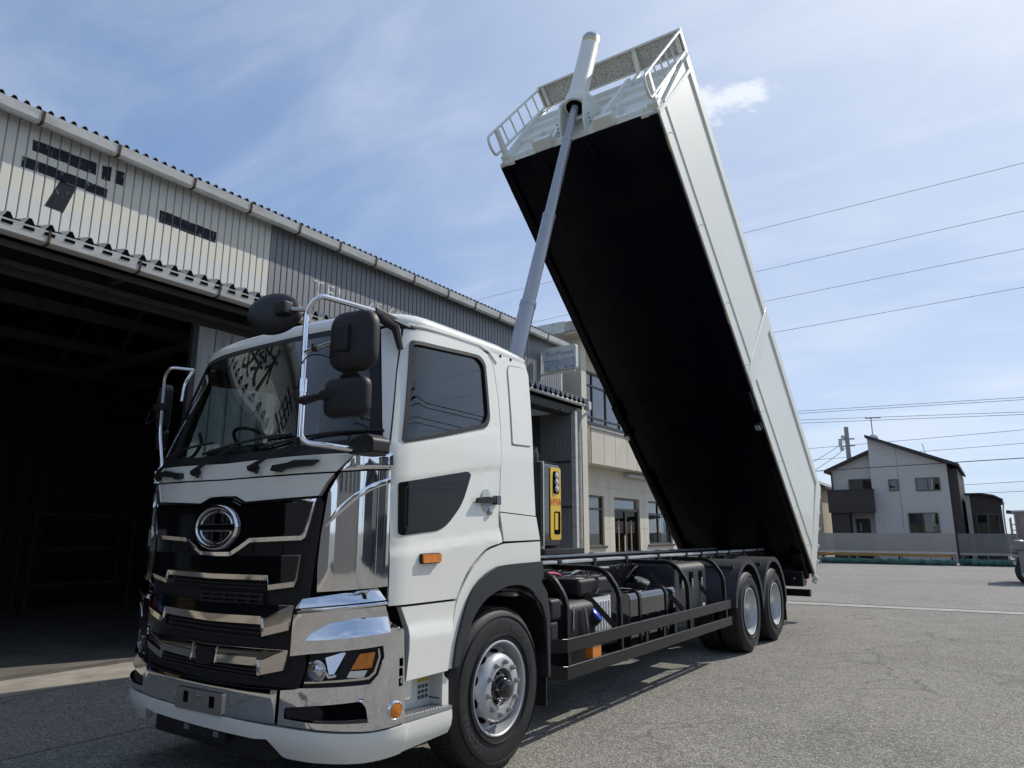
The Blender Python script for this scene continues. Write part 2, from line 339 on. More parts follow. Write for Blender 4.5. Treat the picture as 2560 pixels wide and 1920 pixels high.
def cr(pts, n=5):
    """Catmull-Rom curve through the points"""
    P = [pts[0]]+list(pts)+[pts[-1]]; o_ = []
    for i in range(1, len(P)-2):
        for k in range(n):
            t = k/n; o_.append(tuple(.5*(2*P[i][j]+(P[i+1][j]-P[i-1][j])*t+(2*P[i-1][j]-5*P[i][j]+4*P[i+1][j]-P[i+2][j])*t*t+(3*P[i][j]-P[i-1][j]-3*P[i+1][j]+P[i+2][j])*t**3) for j in (0, 1)))
    return o_+[tuple(pts[-1])]
def sym(half): return list(half)+[(-a, b) for a, b in reversed(half) if abs(a) > 1e-6]
def inside(p, poly):
    x, y = p; c = False; j = len(poly)-1
    for i in range(len(poly)):
        xi, yi = poly[i]; xj, yj = poly[j]
        if (yi > y) != (yj > y) and x < (xj-xi)*(y-yi)/(yj-yi)+xi: c = not c
        j = i
    return c
def resample(poly, step):
    o_ = []
    for i in range(len(poly)):
        a, b = poly[i], poly[(i+1) % len(poly)]; d = math.hypot(b[0]-a[0], b[1]-a[1]); n = max(1, int(math.ceil(d/step)))
        o_ += [(a[0]+(b[0]-a[0])*k/n, a[1]+(b[1]-a[1])*k/n) for k in range(n)]
    return o_
def segdist(p, loops):
    best = 9
    for lp in loops:
        for q in lp:
            d = (p[0]-q[0])**2+(p[1]-q[1])**2
            if d < best: best = d
    return math.sqrt(best)
def panel(name, outline, mat, parent, c0, c1, M, holes=(), step=.05, bevel=0.0, smooth=38, tap=None, lines=()):
    """a sheet of thickness c0..c1 lying on the surface M(a, b, c)"""
    loops = [resample(l_, step) for l_ in (outline, *holes)]
    pts = []; edges = []; loops_l = []
    for lp in loops:
        k = len(pts); pts += lp; edges += [(k+i, k+(i+1) % len(lp)) for i in range(len(lp))]
    for ln in lines:
        d = math.hypot(ln[1][0]-ln[0][0], ln[1][1]-ln[0][1]); n_ = int(d/step)+1
        q = [(ln[0][0]+(ln[1][0]-ln[0][0])*k/n_, ln[0][1]+(ln[1][1]-ln[0][1])*k/n_) for k in range(n_+1)]
        q = [v for v in q if inside(v, loops[0]) and not any(inside(v, h) for h in loops[1:]) and segdist(v, loops) > step*.3]
        k = len(pts); pts += q; edges += [(k+i, k+i+1) for i in range(len(q)-1) if math.hypot(q[i+1][0]-q[i][0], q[i+1][1]-q[i][1]) < step*1.6]; loops_l.append(q)
    xs = [p[0] for p in loops[0]]; ys = [p[1] for p in loops[0]]
    nx = int((max(xs)-min(xs))/step); ny = int((max(ys)-min(ys))/step)
    for i in range(1, nx+1):
        for j in range(1, ny+1):
            q = (min(xs)+(max(xs)-min(xs))*i/(nx+1), min(ys)+(max(ys)-min(ys))*j/(ny+1))
            if inside(q, loops[0]) and not any(inside(q, h) for h in loops[1:]) and segdist(q, loops+loops_l) > step*.45: pts.append(q)
    r_ = delaunay_2d_cdt([Vector(p) for p in pts], edges, [], 0, 1e-6)
    V, F = r_[0], r_[2]; tris = []
    for f in F:
        c = (sum(V[i].x for i in f)/len(f), sum(V[i].y for i in f)/len(f))
        if inside(c, loops[0]) and not any(inside(c, h) for h in loops[1:]): tris.append(tuple(f))
    cnt = {}
    for f in tris:
        for i in range(len(f)): cnt[(f[i], f[(i+1) % len(f)])] = 1
    bd = [e for e in cnt if (e[1], e[0]) not in cnt]
    n = len(V); off = rootloc(parent)
    bm = bmesh.new()
    top = [bm.verts.new(Vector(M(v.x, v.y, c1+(tap(v.x, v.y) if tap else 0)))-off) for v in V]; bot = [bm.verts.new(Vector(M(v.x, v.y, c0))-off) for v in V]
    for f in tris:
        bm.faces.new([top[i] for i in f]); bm.faces.new([bot[i] for i in reversed(f)])
    for a, b in bd: bm.faces.new((top[b], top[a], bot[a], bot[b]))
    bmesh.ops.delete(bm, geom=[v for v in bm.verts if not v.link_faces], context='VERTS')
    bmesh.ops.recalc_face_normals(bm, faces=bm.faces)
    if bevel:
        bm.normal_update(); tv = set(top)
        ed = [e for e in bm.edges if len(e.link_faces) == 2 and e.verts[0] in tv and e.verts[1] in tv and e.calc_face_angle(0) > math.radians(50)]
        bmesh.ops.bevel(bm, geom=ed, offset=bevel, segments=2, profile=.5, affect='EDGES', clamp_overlap=True)
    me = bpy.data.meshes.new(name); bm.to_mesh(me); bm.free()
    o = mesh_obj(name, me, mat, parent, smooth)
    if bevel and mat != 'chrome': wnorm(o)
    return o
DG = None
def text_mesh(body, size, space=1.0):
    cu = bpy.data.curves.new('txt', 'FONT'); cu.body = body; cu.size = size; cu.align_x = 'CENTER'; cu.align_y = 'CENTER'; cu.space_character = space; cu.extrude = 0; cu.resolution_u = 3
    o = bpy.data.objects.new('txt', cu); COL.objects.link(o); bpy.context.view_layer.update()
    me = bpy.data.meshes.new_from_object(o.evaluated_get(bpy.context.evaluated_depsgraph_get())); bpy.data.objects.remove(o); return me
def text(name, body, size, origin, xdir, ydir, mat, parent, space=1.0, sx=1.0, bold=0.0, fn=None):
    """flat print: local x -> xdir, y -> ydir; fn(x, y) maps it onto a curved surface"""
    me = text_mesh(body, size, space); X_, Y_, O = Vector(xdir), Vector(ydir), Vector(origin); off = rootloc(parent)
    for v in me.vertices:
        v.co = (Vector(fn(v.co.x*sx, v.co.y)) if fn else O+X_*v.co.x*sx+Y_*v.co.y)-off
    me.materials.clear(); return mesh_obj(name, me, mat, parent, 0)

# ================================================================== SETTING
def sheet(name, pts, z, mat, kind='structure'):
    me = bpy.data.meshes.new(name); me.from_pydata([(x, y, z) for x, y in pts], [], [tuple(range(len(pts)))]); o = mesh_obj(name, me, mat, None, 0); o['kind'] = kind; return o
sheet('ground', [(-1500,-1500),(1500,-1500),(1500,1500),(-1500,1500)], 0, 'asphalt')
sheet('gravel_lot', [(-3.2,13.6),(30,16.0),(30,60),(-24,60),(-24,30),(-3.2,20)], .004, 'gravel')
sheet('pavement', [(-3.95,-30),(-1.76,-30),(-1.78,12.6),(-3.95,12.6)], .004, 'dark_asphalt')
sheet('concrete_apron', [(-4.92,-30),(-3.9,-30),(-3.93,-1),(-3.88,.6),(-3.9,12.6),(-4.92,12.6)], .008, 'concrete')
sheet('concrete_path', [(-2.6,12.85),(9.5,14.0),(9.5,14.42),(-2.6,13.42)], .008, 'strip_concrete')
box('door_track', -4.99, -4.92, -30, 8, 0, .02, 'old_steel')['kind'] = 'structure'
box('door_track', -4.86, -4.83, -30, 8, 0, .016, 'old_steel')['kind'] = 'structure'
# ---- warehouse
WX = -5.1
shed = thing('warehouse', 'long corrugated metal workshop shed with a wide dark open bay and faded painted characters', 'warehouse', (WX,0,0))
# cladding: one narrow ribbed sheet per rib, standing proud of a darker backing
pitch = .1175
pc = MB().box(WX, WX+.014, -.0515, .0515, 5.0, 6.62).build('cladding_panel', 'shed_cream', shed, .005, 1, origin=(WX,0,0))
pc.location = (0, -100, 0)
pg = MB().box(WX, WX+.014, -.0515, .0515, 5.0, 6.62).build('cladding_panel', 'shed_grey', shed, .005, 1, origin=(WX,0,0))
pg.location = (0, -100, 0)
y = -16.04; first = {}
while y < 11.62:
    src = pc if y < 2.36 else pg
    if src.name not in first: first[src.name] = 1; src.location = (0, y, 0)
    else: copy_of(src, (0, y, 0), shed)
    y += pitch
box('wall_backing', WX-.05, WX-.001, -16.2, 2.36, 4.96, 6.64, 'shed_gap', shed)
box('wall_backing', WX-.05, WX-.001, 2.365, 11.66, 4.96, 6.64, 'shed_gap_grey', shed)
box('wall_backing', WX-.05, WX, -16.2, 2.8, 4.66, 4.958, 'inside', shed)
box('wall_backing', WX-.05, WX, 2.802, 8.4, 3.0, 4.958, 'shed_grey', shed)
# roof sheet with its corrugated eave
def corrugated(name, y0, y1, pit, hgt, x0, z0, x1, z1, mat, parent, top=.32):
    P = []; y = y0
    while y < y1:
        P += [(y, 0), (y+pit*(.5-top/2)*.55, 0), (y+pit*.5-pit*top*.35, hgt), (y+pit*.5+pit*top*.35, hgt), (y+pit*(1-(.5-top/2)*.55), 0)]; y += pit
    vs = []; k = len(P)
    for X_, Z_ in ((x0, z0), (x1, z1)):
        for d in (0, -.006): vs += [(X_, a, Z_+b+d) for a, b in P]
    fs = []
    for i in range(k-1):
        fs += [(i, i+1, 2*k+i+1, 2*k+i), (k+i, 3*k+i, 3*k+i+1, k+i+1), (i, k+i, k+i+1, i+1)]
    fb = MB(); y = y0; a, b_ = pit*(.5-top/2)*.55, pit*top*.35
    while y < y1: fb.prism([(y+a+.004,z0-.06), (y+pit-a-.004,z0-.06), (y+pit-a-.004,z0-.004), (y+pit*.5+b_,z0+hgt-.009), (y+pit*.5-b_,z0+hgt-.009), (y+a+.004,z0-.004)], 'x', x0-.05, x0-.003); y += pit
    fb.build('wave_shade_fill', 'dark', parent, smooth=0)['kind'] = 'stuff'  # black plugs stand in for the shade in the hollows of the sheet
    return MB().add(vs, fs).build(name, mat, parent, smooth=20)
corrugated('roof', -16.3, 11.8, .132, .05, -4.87, 6.607, -14.6, 7.2, 'roof_sheet', shed)
box('eave_board', -4.97, -4.955, -16.3, 11.75, 6.56, 6.63, 'dark', shed)
for a, b in zip([-15.9,-14.8,-13.7,-12.6,-11.5,-10.4,-9.3,-8.2,-7.1,-6,-4.9,-3.8,-2.2,-1.14,-.23,.84,1.78,2.72,3.6,4.47,5.53,6.59,7.53,8.46,9.5,10.6], [-14.8,-13.7,-12.6,-11.5,-10.4,-9.3,-8.2,-7.1,-6,-4.9,-3.8,-2.2,-1.14,-.23,.84,1.78,2.72,3.6,4.47,5.53,6.59,7.53,8.46,9.5,10.6,11.75]):
    g = MB().prism([(-4.965,6.455),(-4.885,6.445),(-4.85,6.47),(-4.83,6.585),(-4.842,6.585),(-4.862,6.475),(-4.955,6.47),(-4.955,6.58),(-4.965,6.58)], 'y', a+.012, b-.012).build('gutter_length', 'gutter', shed)
    MB().prism([(-4.97,6.448),(-4.88,6.437),(-4.843,6.465),(-4.822,6.592),(-4.85,6.592),(-4.87,6.5),(-4.97,6.5)], 'y', b-.018, b+.018).build('gutter_joint', 'gutter_joint', shed)
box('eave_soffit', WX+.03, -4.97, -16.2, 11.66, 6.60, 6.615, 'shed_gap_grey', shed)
# canopy over the open bay
corrugated('canopy_roof', -16.2, 3.95, .208, .08, -4.19, 4.865, -5.09, 5.06, 'canopy_sheet', shed, .2)
box('canopy_shade_board', -4.40, -4.36, -16.2, 3.95, 4.70, 4.95, 'dark', shed)  # black board added as the shade in the gap below the waves
CG = [-15.6,-14.5,-13.4,-12.3,-11.2,-10.1,-9,-7.9,-6.8,-5.7,-4.6,-3.4,-2.2,-1.12,-.1,.99,2.05,3.0,3.95]
for a, b in zip(CG[:-1], CG[1:]):
    MB().prism([(-4.34,4.72),(-4.25,4.712),(-4.21,4.735),(-4.19,4.86),(-4.203,4.86),(-4.222,4.745),(-4.33,4.735),(-4.33,4.85),(-4.34,4.85)], 'y', a+.01, b-.01).build('gutter_length', 'gutter', shed)
    MB().prism([(-4.345,4.715),(-4.245,4.704),(-4.203,4.73),(-4.182,4.868),(-4.21,4.868),(-4.23,4.76),(-4.345,4.76)], 'y', b-.014, b+.014).build('gutter_joint', 'gutter_joint', shed)
box('canopy_fascia', -4.42, -4.40, -16.2, 3.95, 4.62, 4.70, 'brown_post', shed)
for k in range(9): box('canopy_rafter', -5.05, -4.43, -12.1+k*2, -12.04+k*2, 4.70, 4.78, 'truss', shed)
box('door_header', -5.06, -4.98, -16.2, 3.95, 4.50, 4.64, 'brown_post', shed, .006)
box('door_rail', -4.94, -4.90, -16.2, 3.95, 4.585, 4.65, 'old_steel', shed)
# sliding door leaf, posts, lower walls
leaf = box('sliding_door', -5.02, -4.985, 1.20, 2.26, .03, 4.49, 'door_leaf', shed, .004)
for yy in (1.20, 1.47, 1.735, 2.0): box('seam', -4.984, -4.978, yy, yy+.014, .05, 4.47, 'shed_gap_grey', leaf)
box('door_edge', -5.05, -4.965, 1.12, 1.198, .02, 4.5, 'brown_post', shed, .004)
for yy in (2.40, 2.66, 2.92, 3.18, 3.44, 3.7): box('door_post', -5.06, -4.96, yy, yy+.16, 0, 4.5, 'shed_gap', shed, .01)
box('wall_lower', -5.15, -5.06, 2.27, 8.4, 0, 4.5, 'shed_grey', shed)
box('wall_lower', -5.15, -5.06, -30, -8.6, 0, 4.6, 'fence_dark', shed)
# interior: dark shell, trusses, partition
box('interior_floor', -15, -5.0, -16, 11.5, -.02, .012, 'shop_floor', shed)
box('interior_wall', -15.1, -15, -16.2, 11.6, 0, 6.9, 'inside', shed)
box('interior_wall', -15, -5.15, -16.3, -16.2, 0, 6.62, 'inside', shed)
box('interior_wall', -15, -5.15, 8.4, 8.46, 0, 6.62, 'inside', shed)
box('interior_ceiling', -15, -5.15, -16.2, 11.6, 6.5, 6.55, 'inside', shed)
for yy in (-7.5, -4.4, -1.3, 1.9, 5.0):
    t = MB(); t.bar((-5.2,yy,4.55), (-15,yy,4.55), .09, .12); t.bar((-5.2,yy,5.75), (-15,yy,6.1), .09, .12); P = [-5.2-k*1.22 for k in range(9)]
    for k in range(8): t.bar((P[k],yy,4.6 if k % 2 else 5.72+k*.04), (P[k+1],yy,5.76+k*.04 if k % 2 else 4.6), .06, .07)
    t.build('roof_truss', 'truss', shed)
for xx in (-6.6, -8.6, -10.8): box('ceiling_beam', xx, xx+.1, -16, 8.3, 4.62, 4.78, 'truss', shed)
for k in range(46):
    yy = -11+k*.42
    if k == 0: fl = box('lining_sheet', -14.99, -14.96, yy, yy+.34, .0, 4.4, 'truss', shed, 0)
    else: copy_of(fl, (0, k*.42, 0), shed)
# painted characters on the cladding
PX = WX+.016
def clip(poly, y0, y1):
    for lim, keep in ((y0, 1), (y1, -1)):
        o_ = []
        for i in range(len(poly)):
            a, b = poly[i-1], poly[i]; ia, ib = (a[0]-lim)*keep >= 0, (b[0]-lim)*keep >= 0
            if ia != ib: t = (lim-a[0])/(b[0]-a[0]); o_.append((lim, a[1]+(b[1]-a[1])*t))
            if ib: o_.append(b)
        poly = o_
        if len(poly) < 3: return []
    return poly
def paint(name, polys, mat='wall_paint'):
    """one brushed stroke, broken where the ribs of the cladding part"""
    b = MB(); y = -16.04
    while y < 11.6:
        for poly in polys:
            q = clip(poly, y-.050-random.random()*.007, y+.050+random.random()*.007)
            if q: j = random.uniform(-.007, .007); b.prism([(u, v+j) for u, v in q], 'x', PX-.001, PX+.001)
        y += pitch
    return b.build(name, mat, shed, smooth=0)
paint('painted_stroke', [[(-1.13,6.31),(-.38,6.33),(-.375,6.16),(-1.12,6.17)]])
paint('painted_stroke', [[(-1.21,6.05),(-.21,6.04),(-.21,5.91),(-1.21,5.91)], [(-.575,5.91),(-.69,5.50),(-.90,5.51),(-.77,5.91)]])
paint('painted_stroke', [[(-.31,6.34),(-.19,6.36),(-.19,6.15),(-.30,6.15)]])
paint('painted_stroke', [[(-.135,6.35),(-.02,6.36),(-.02,6.16),(-.13,6.16)]])
paint('painted_stroke', [[(.51,6.03),(1.39,6.02),(1.39,5.85),(.51,5.85)]])
for body, yy, sz in (('機', -3.3, .95), ('車', -4.9, .95)):
    text('painted_character', body, sz, (PX+.001, yy, 5.85), (0,1,0), (0,0,1), 'wall_paint', shed)
text('faded_lettering', 'TEL', .40, (PX+.001, 3.62, 5.70), (0,1,0), (0,0,1), 'faded_white', shed, 1.25)
text('faded_lettering', '45-60', .34, (PX+.001, 5.0, 5.72), (0,1,0), (0,0,1), 'faded_white', shed, 1.15)
# second, shorter canopy with its own bay towards the office
corrugated('canopy_roof', 7.2, 12.0, .235, .105, -4.50, 4.97, -5.09, 5.13, 'canopy_sheet', shed, .2)
box('canopy_shade_board', -4.66, -4.63, 7.2, 11.95, 4.80, 5.03, 'dark', shed)  # black stand-in for the shaded gap, as on the long canopy
box('soffit_shade_board', -5.09, -4.71, 7.2, 11.5, 4.60, 4.64, 'inside', shed)  # dark board added; its colour carries the shade under this canopy
tube('round_gutter', [(-4.56,7.2,4.92),(-4.56,12.02,4.90)], .055, 'gutter', shed)
box('canopy_fascia', -4.70, -4.66, 7.2, 11.7, 4.66, 4.80, 'brown_post', shed)
for k in range(23):
    xx = -5.68+k*.0405
    if k == 0: fl = MB().box(xx, xx+.022, 11.515, 11.545, .05, 4.66).build('fluted_strip', 'fluted', shed)
    else: copy_of(fl, (k*.0405, 0, 0), shed)
box('end_wall', -15, -4.74, 11.545, 11.62, 0, 4.68, 'shed_gap_grey', shed)
for zz in (3.35, 2.2, 1.1): box('girt', -5.68, -4.75, 11.49, 11.52, zz, zz+.05, 'truss', shed)
box('corner_post', -4.735, -4.60, 11.50, 11.62, 0, 4.70, 'gutter', shed, .006)
tube('downspout', bend([(-4.56,12.02,4.92),(-4.50,12.05,4.72),(-4.62,11.86,4.55),(-4.64,11.80,4.2),(-4.64,11.80,0)], .06), .036, 'gutter', shed)
box('rain_head', -4.60, -4.44, 11.97, 12.12, 4.78, 5.0, 'gutter', shed, .01)
box('fascia_upper', WX-.05, WX+.02, 11.63, 11.69, 2.6, 6.62, 'gutter', shed)
tube('brace', [(-5.6,11.45,1.9),(-4.9,11.45,.9)], .02, 'gutter', shed, 8)
tag(box('storage_drum', -5.3, -4.9, 10.9, 11.3, 0, .95, 'interior_white', None, .05), 'pale drum standing by the fluted end wall of the shed', 'drum')
# things standing in the dark bay
def rack(x, y, label):
    r = thing('storage_rack', label, 'rack', (x,y,0), 'racks in the dark bay')
    for dx in (0, .6):
        for dy in (0, 2.0): box('upright', x+dx, x+dx+.06, y+dy, y+dy+.06, .012, 2.0, 'truss', r)
    for zz in (.5, 1.2, 1.9): box('shelf', x-.02, x+.68, y-.02, y+2.08, zz, zz+.05, 'truss', r)
rack(-12.6, -5.6, 'steel storage rack deep in the dark bay, nearer the entrance'); rack(-12.6, 2.2, 'steel storage rack deep in the dark bay, behind the truck cab')
wb = thing('workbench', 'long dark workbench against the back wall of the bay', 'workbench', (-13.6,-2.2,0))
box('bench_top', -14.2, -13.2, -2.6, 1.6, .82, .90, 'old_steel', wb)
for yy in (-2.5, 1.42):
    for xx in (-14.15, -13.3): box('leg', xx, xx+.08, yy, yy+.08, .012, .82, 'truss', wb)
def drum(x, y, mat, label):
    d = thing('oil_drum', label, 'drum', (x,y,0)); MB().lathe([(.05,.012),(.28,.012),(.29,.03),(.285,.05),(.285,.29),(.297,.30),(.297,.32),(.285,.33),(.285,.58),(.297,.59),(.297,.61),(.285,.62),(.285,.85),(.292,.87),(.28,.885),(.05,.88)], (x,y,0), (0,0,1), 24).build('drum_shell', mat, d); MB().lathe([(.03,.88),(.03,.90),(.01,.905)], (x+.15,y,0), (0,0,1), 10).build('bung', 'steel', d)
drum(-7.2, -3.6, 'drum_blue', 'dark blue oil drum standing just inside the open bay'); drum(-7.9, -3.3, 'drum_red', 'dull red oil drum behind the blue one in the bay')
def crate(x, y, s, label):
    c = thing('wooden_crate', label, 'crate', (x,y,0))
    for k in range(5): box('plank', x, x+s, y, y+s, .014+k*s*.19, .014+k*s*.19+s*.17, 'timber', c, .006, 1)
crate(-9.2, -6.4, .9, 'large plank crate in the bay near the drums'); crate(-8.6, 3.0, .7, 'small plank crate in the bay behind the cab'); crate(-11.2, -1.0, .8, 'plank crate deep in the bay beside the workbench')
cab_ = thing('steel_cabinet', 'tall pale steel cabinet against the back of the dark bay', 'cabinet', (-13.5,-8.2,0)); box('cabinet_body', -14.0, -13.2, -8.8, -7.4, .012, 2.0, 'interior_white', cab_, .01)
for yy in (-8.76, -8.08): dd_ = box('cabinet_door', -13.2, -13.17, yy, yy+.65, .08, 1.96, 'interior_white', cab_, .006); box('handle', -13.17, -13.14, yy+.55, yy+.58, 1.0, 1.2, 'steel', dd_)
sh_ = thing('sheet_stack', 'grey steel sheets leaning on the back wall of the bay', 'metal sheets', (-14.5,4.6,0))
for k in range(3): MB().add([(-14.0-k*.1,3.6+k*.2,.012),(-14.0-k*.1,6.0+k*.2,.012),(-14.6-k*.08,6.0+k*.2,2.4),(-14.6-k*.08,3.6+k*.2,2.4),(-14.03-k*.1,3.6+k*.2,.012),(-14.03-k*.1,6.0+k*.2,.012),(-14.63-k*.08,6.0+k*.2,2.4),(-14.63-k*.08,3.6+k*.2,2.4)], [(0,1,2,3),(4,5,6,7),(0,1,5,4),(1,2,6,5),(2,3,7,6),(3,0,4,7)]).build('sheet', 'brown_post', sh_)
bn = tag(box('banner', -10.02, -10, -4.4, .2, 1.32, 1.62, 'interior_white', None), 'long pale banner with black characters hung low in the dark bay', 'banner')
text('banner_print', '小企業・小規模事業者', .26, (-9.995,-2.2,1.47), (0,1,0), (0,0,1), 'black_print', bn, 1.3)['kind'] = 'stuff'
tube('stand', [(-10.05,-4.3,.012),(-10.05,-4.3,1.5)], .03, 'truss', bn, 8); tube('stand', [(-10.05,.1,.012),(-10.05,.1,1.5)], .03, 'truss', bn, 8)
# ---- projecting sign
sg = thing('box_sign', 'weathered white and blue projecting light box sign on the shed corner', 'sign', (-5.05,10.5,5.5))
MB().prism(fillet([(-4.93,5.57),(-3.99,5.57),(-3.99,6.18),(-4.93,6.18)], .05), 'y', 10.5, 10.63).build('sign_box', 'sign_white', sg, .008)
MB().box(-4.90, -4.02, 10.488, 10.4995, 5.60, 5.85).build('blue_panel', 'sign_blue', sg)
text('sign_lettering', 'ShinMaywa', .185, (-4.46,10.496,6.0), (1,0,0), (0,0,1), 'faded_blue', sg, 1.0)
text('sign_lettering', '新明和自動車', .155, (-4.46,10.484,5.725), (1,0,0), (0,0,1), 'sign_white', sg, .92)
MB().bar((-5.085,10.565,5.52), (-4.05,10.565,5.52), .06, .05).build('bracket', 'gutter', sg); MB().bar((-5.05,10.565,5.4), (-5.05,10.565,6.1), .05, .05).build('bracket', 'gutter', sg)
# ---- office
of = thing('office_building', 'two storey cream office building with a panelled balcony and bronze window frames', 'building', (-6.5,17,0))
OX = -6.0
box('side_wall', -14, -5.33, 13.2, 13.5, 0, 7.2, 'office_wall', of)
def wall_with(name, x0, x1, y0, y1, z0, z1, ops, mat):
    """wall x0..x1 in plan, openings (ya, yb, za, zb) left open"""
    ys = sorted({y0, y1, *[o[0] for o in ops], *[o[1] for o in ops]}); b = MB()
    for a, c in zip(ys[:-1], ys[1:]):
        zs = [(z0, z1)]
        for o in ops:
            if o[0] <= a and o[1] >= c:
                zs = [p for q in zs for p in ((q[0], min(q[1], o[2])), (max(q[0], o[3]), q[1])) if p[1] > p[0]+1e-4]
        for p, q in zs: b.box(x0, x1, a, c, p, q)
    return b.build(name, mat, of, smooth=0)
wall_with('facade', OX-.25, OX, 13.5, 30, 0, 7.2, [(13.9,15.75,1.19,2.71), (16.47,18.42,0,2.71), (19.15,21.3,1.19,2.69), (22.2,24.2,1.19,2.69), (13.9,20.4,4.95,6.60)], 'office_wall')
for yy in (14.35, 16.1, 18.75, 21.75): box('joint', OX, OX+.003, yy, yy+.012, .05 if yy not in (14.35,) else 2.75, 3.2 if yy != 16.1 else 3.2, 'shed_gap', of)
for zz, a, b in ((2.98,13.52,24), (1.72,15.8,16.4), (1.72,18.5,19.1), (1.72,21.4,22.1)): box('joint', OX, OX+.003, a, b, zz, zz+.012, 'shed_gap', of)
def window(y0, y1, z0, z1, mull, trans, gmat='house_glass'):
    wn = MB(); t = .055
    for a, b, c, d in ((y0, y1, z1-t, z1), (y0, y1, z0, z0+t), (y0, y0+t, z0+t, z1-t), (y1-t, y1, z0+t, z1-t)): wn.box(OX-.14, OX-.06, a, b, c, d)
    for q in mull: wn.box(OX-.135, OX-.062, q-t/2, q+t/2, z0+t, z1-t)
    for q in trans: wn.box(OX-.138, OX-.058, y0+t, y1-t, q-t/2, q+t/2)
    f = wn.build('window_frame', 'bronze', of)
    qs = [y0]+list(mull)+[y1]; zs = [z0]+list(trans)+[z1]
    for i in range(len(qs)-1):
        for j in range(len(zs)-1): box('pane', OX-.103, OX-.097, qs[i]+t*.6, qs[i+1]-t*.6, zs[j]+t*.6, zs[j+1]-t*.6, gmat, f)
    box('sill', OX-.06, OX+.05, y0-.12, y1+.12, z0-.07, z0-.002, 'bronze', f)
    box('room', OX-2.2, OX-2.1, y0-1, y1+1, z0-.5, z1+.3, 'interior_white', f)
window(13.9, 15.75, 1.19, 2.71, (14.64,), (2.30,)); window(19.15, 21.3, 1.19, 2.69, (20.15,), (2.24,)); window(22.2, 24.2, 1.19, 2.69, (23.2,), (2.24,))
window(13.9, 20.4, 4.95, 6.60, (15.26, 16.2, 17.2, 18.2, 19.3), (5.15, 6.17))
dr = box('entrance_door', OX-.16, OX-.10, 16.52, 18.37, .0, 2.28, 'tinted_glass', of)
for a, b in ((16.47,16.54),(17.38,17.50),(18.35,18.42)): box('door_frame', OX-.18, OX-.06, a, b, 0, 2.28, 'bronze', dr)
box('door_frame', OX-.18, OX-.05, 16.47, 18.42, 2.28, 2.36, 'bronze', dr); box('door_frame', OX-.18, OX-.06, 16.54, 18.35, 2.64, 2.71, 'bronze', dr)
box('transom_pane', OX-.12, OX-.11, 16.54, 18.35, 2.36, 2.64, 'house_glass', dr)
box('pull_handle', OX-.08, OX-.05, 17.30, 17.34, .9, 1.5, 'sticker', dr); box('room', OX-3, OX-2.9, 15, 20, 0, 2.9, 'bronze', dr)
for yy in (16.95, 17.9): box('door_print', OX-.095, OX-.093, yy-.04, yy+.04, .7, 2.0, 'wood_pad', dr)
bl = box('balcony', -5.98, -5.44, 13.86, 29, 3.58, 4.60, 'office_panel', of)
yy = 13.90; ys = [13.88, 14.689, 15.457, 16.274, 17.048, 17.85, 18.65, 19.45, 20.25, 21.05, 21.85, 22.65]
for a, b in zip(ys[:-1], ys[1:]): box('balcony_panel', -5.44, -5.40, a+.008, b-.008, 3.565, 4.60, 'office_panel', bl, .004, 1)
box('balcony_cap', -6.0, -5.36, 13.82, 29, 4.60, 4.66, 'fence_slat', bl); box('balcony_end', -5.98, -5.42, 13.825, 13.86, 3.57, 4.60, 'office_panel', bl)
tube('lamp_pipe', bend([(-5.95,13.7,3.35),(-5.6,13.75,3.4),(-5.55,13.8,3.55)], .05), .025, 'office_wall', of, 8)
MB().box(-5.9, -5.78, 17.2, 19.2, 3.40, 3.50).build('ceiling_lamp', 'interior_white', of)
box('soffit', -14.3, -4.95, 12.7, 30, 7.2, 7.26, 'office_wall', of); box('roof_fascia', -14.35, -4.9, 12.64, 30.1, 7.262, 7.56, 'shed_gap', of, .01)
box('roof_fascia', -14.35, -5.52, 12.625, 12.64, 7.24, 7.58, 'gutter', of); box('rear_wall', -14, -13.8, 13.5, 30, 0, 7.2, 'office_wall', of)
# ---- grey house beyond the fence
hs = thing('grey_house', 'grey sided two storey house with dark split roof and a brown balcony', 'house', (-1.3,44,0))
HY = 44.0
MB().prism([(-2.05,0),(1.98,0),(1.98,5.58),(-2.03,7.38),(-2.05,7.38)], 'y', HY, HY+9).build('wall', 'house_grey', hs)
MB().prism([(-4.45,0),(-2.05,0),(-2.05,6.52),(-4.45,5.50)], 'y', HY+.6, HY+8).build('wall', 'house_grey', hs)
box('side_wall', 1.985, 2.47, HY+.25, HY+9, 0, 5.32, 'house_dark', hs)
MB().prism([(-2.12,7.40),(2.62,5.38),(2.62,5.55),(-2.12,7.58)], 'y', HY-.5, HY+9.3).build('roof', 'house_roof', hs)
MB().prism([(-4.75,5.36),(-2.06,6.52),(-2.06,6.70),(-4.75,5.54)], 'y', HY+.1, HY+8.4).build('roof', 'house_roof', hs)
bb = box('balcony', -4.53, -1.97, HY-.62, HY+.58, 2.84, 4.18, 'house_dark', hs); box('balcony_cap', -4.57, -1.93, HY-.66, HY+.60, 4.18, 4.24, 'house_roof', bb)
box('porch_wall', -4.45, -3.42, HY-.4, HY+.58, 0, 2.83, 'house_dark', hs)
dd = box('door', -3.22, -2.43, HY+.53, HY+.595, 0, 2.48, 'house_roof', hs); box('handle', -2.98, -2.95, HY+.48, HY+.53, 1.7, 2.2, 'steel', dd)
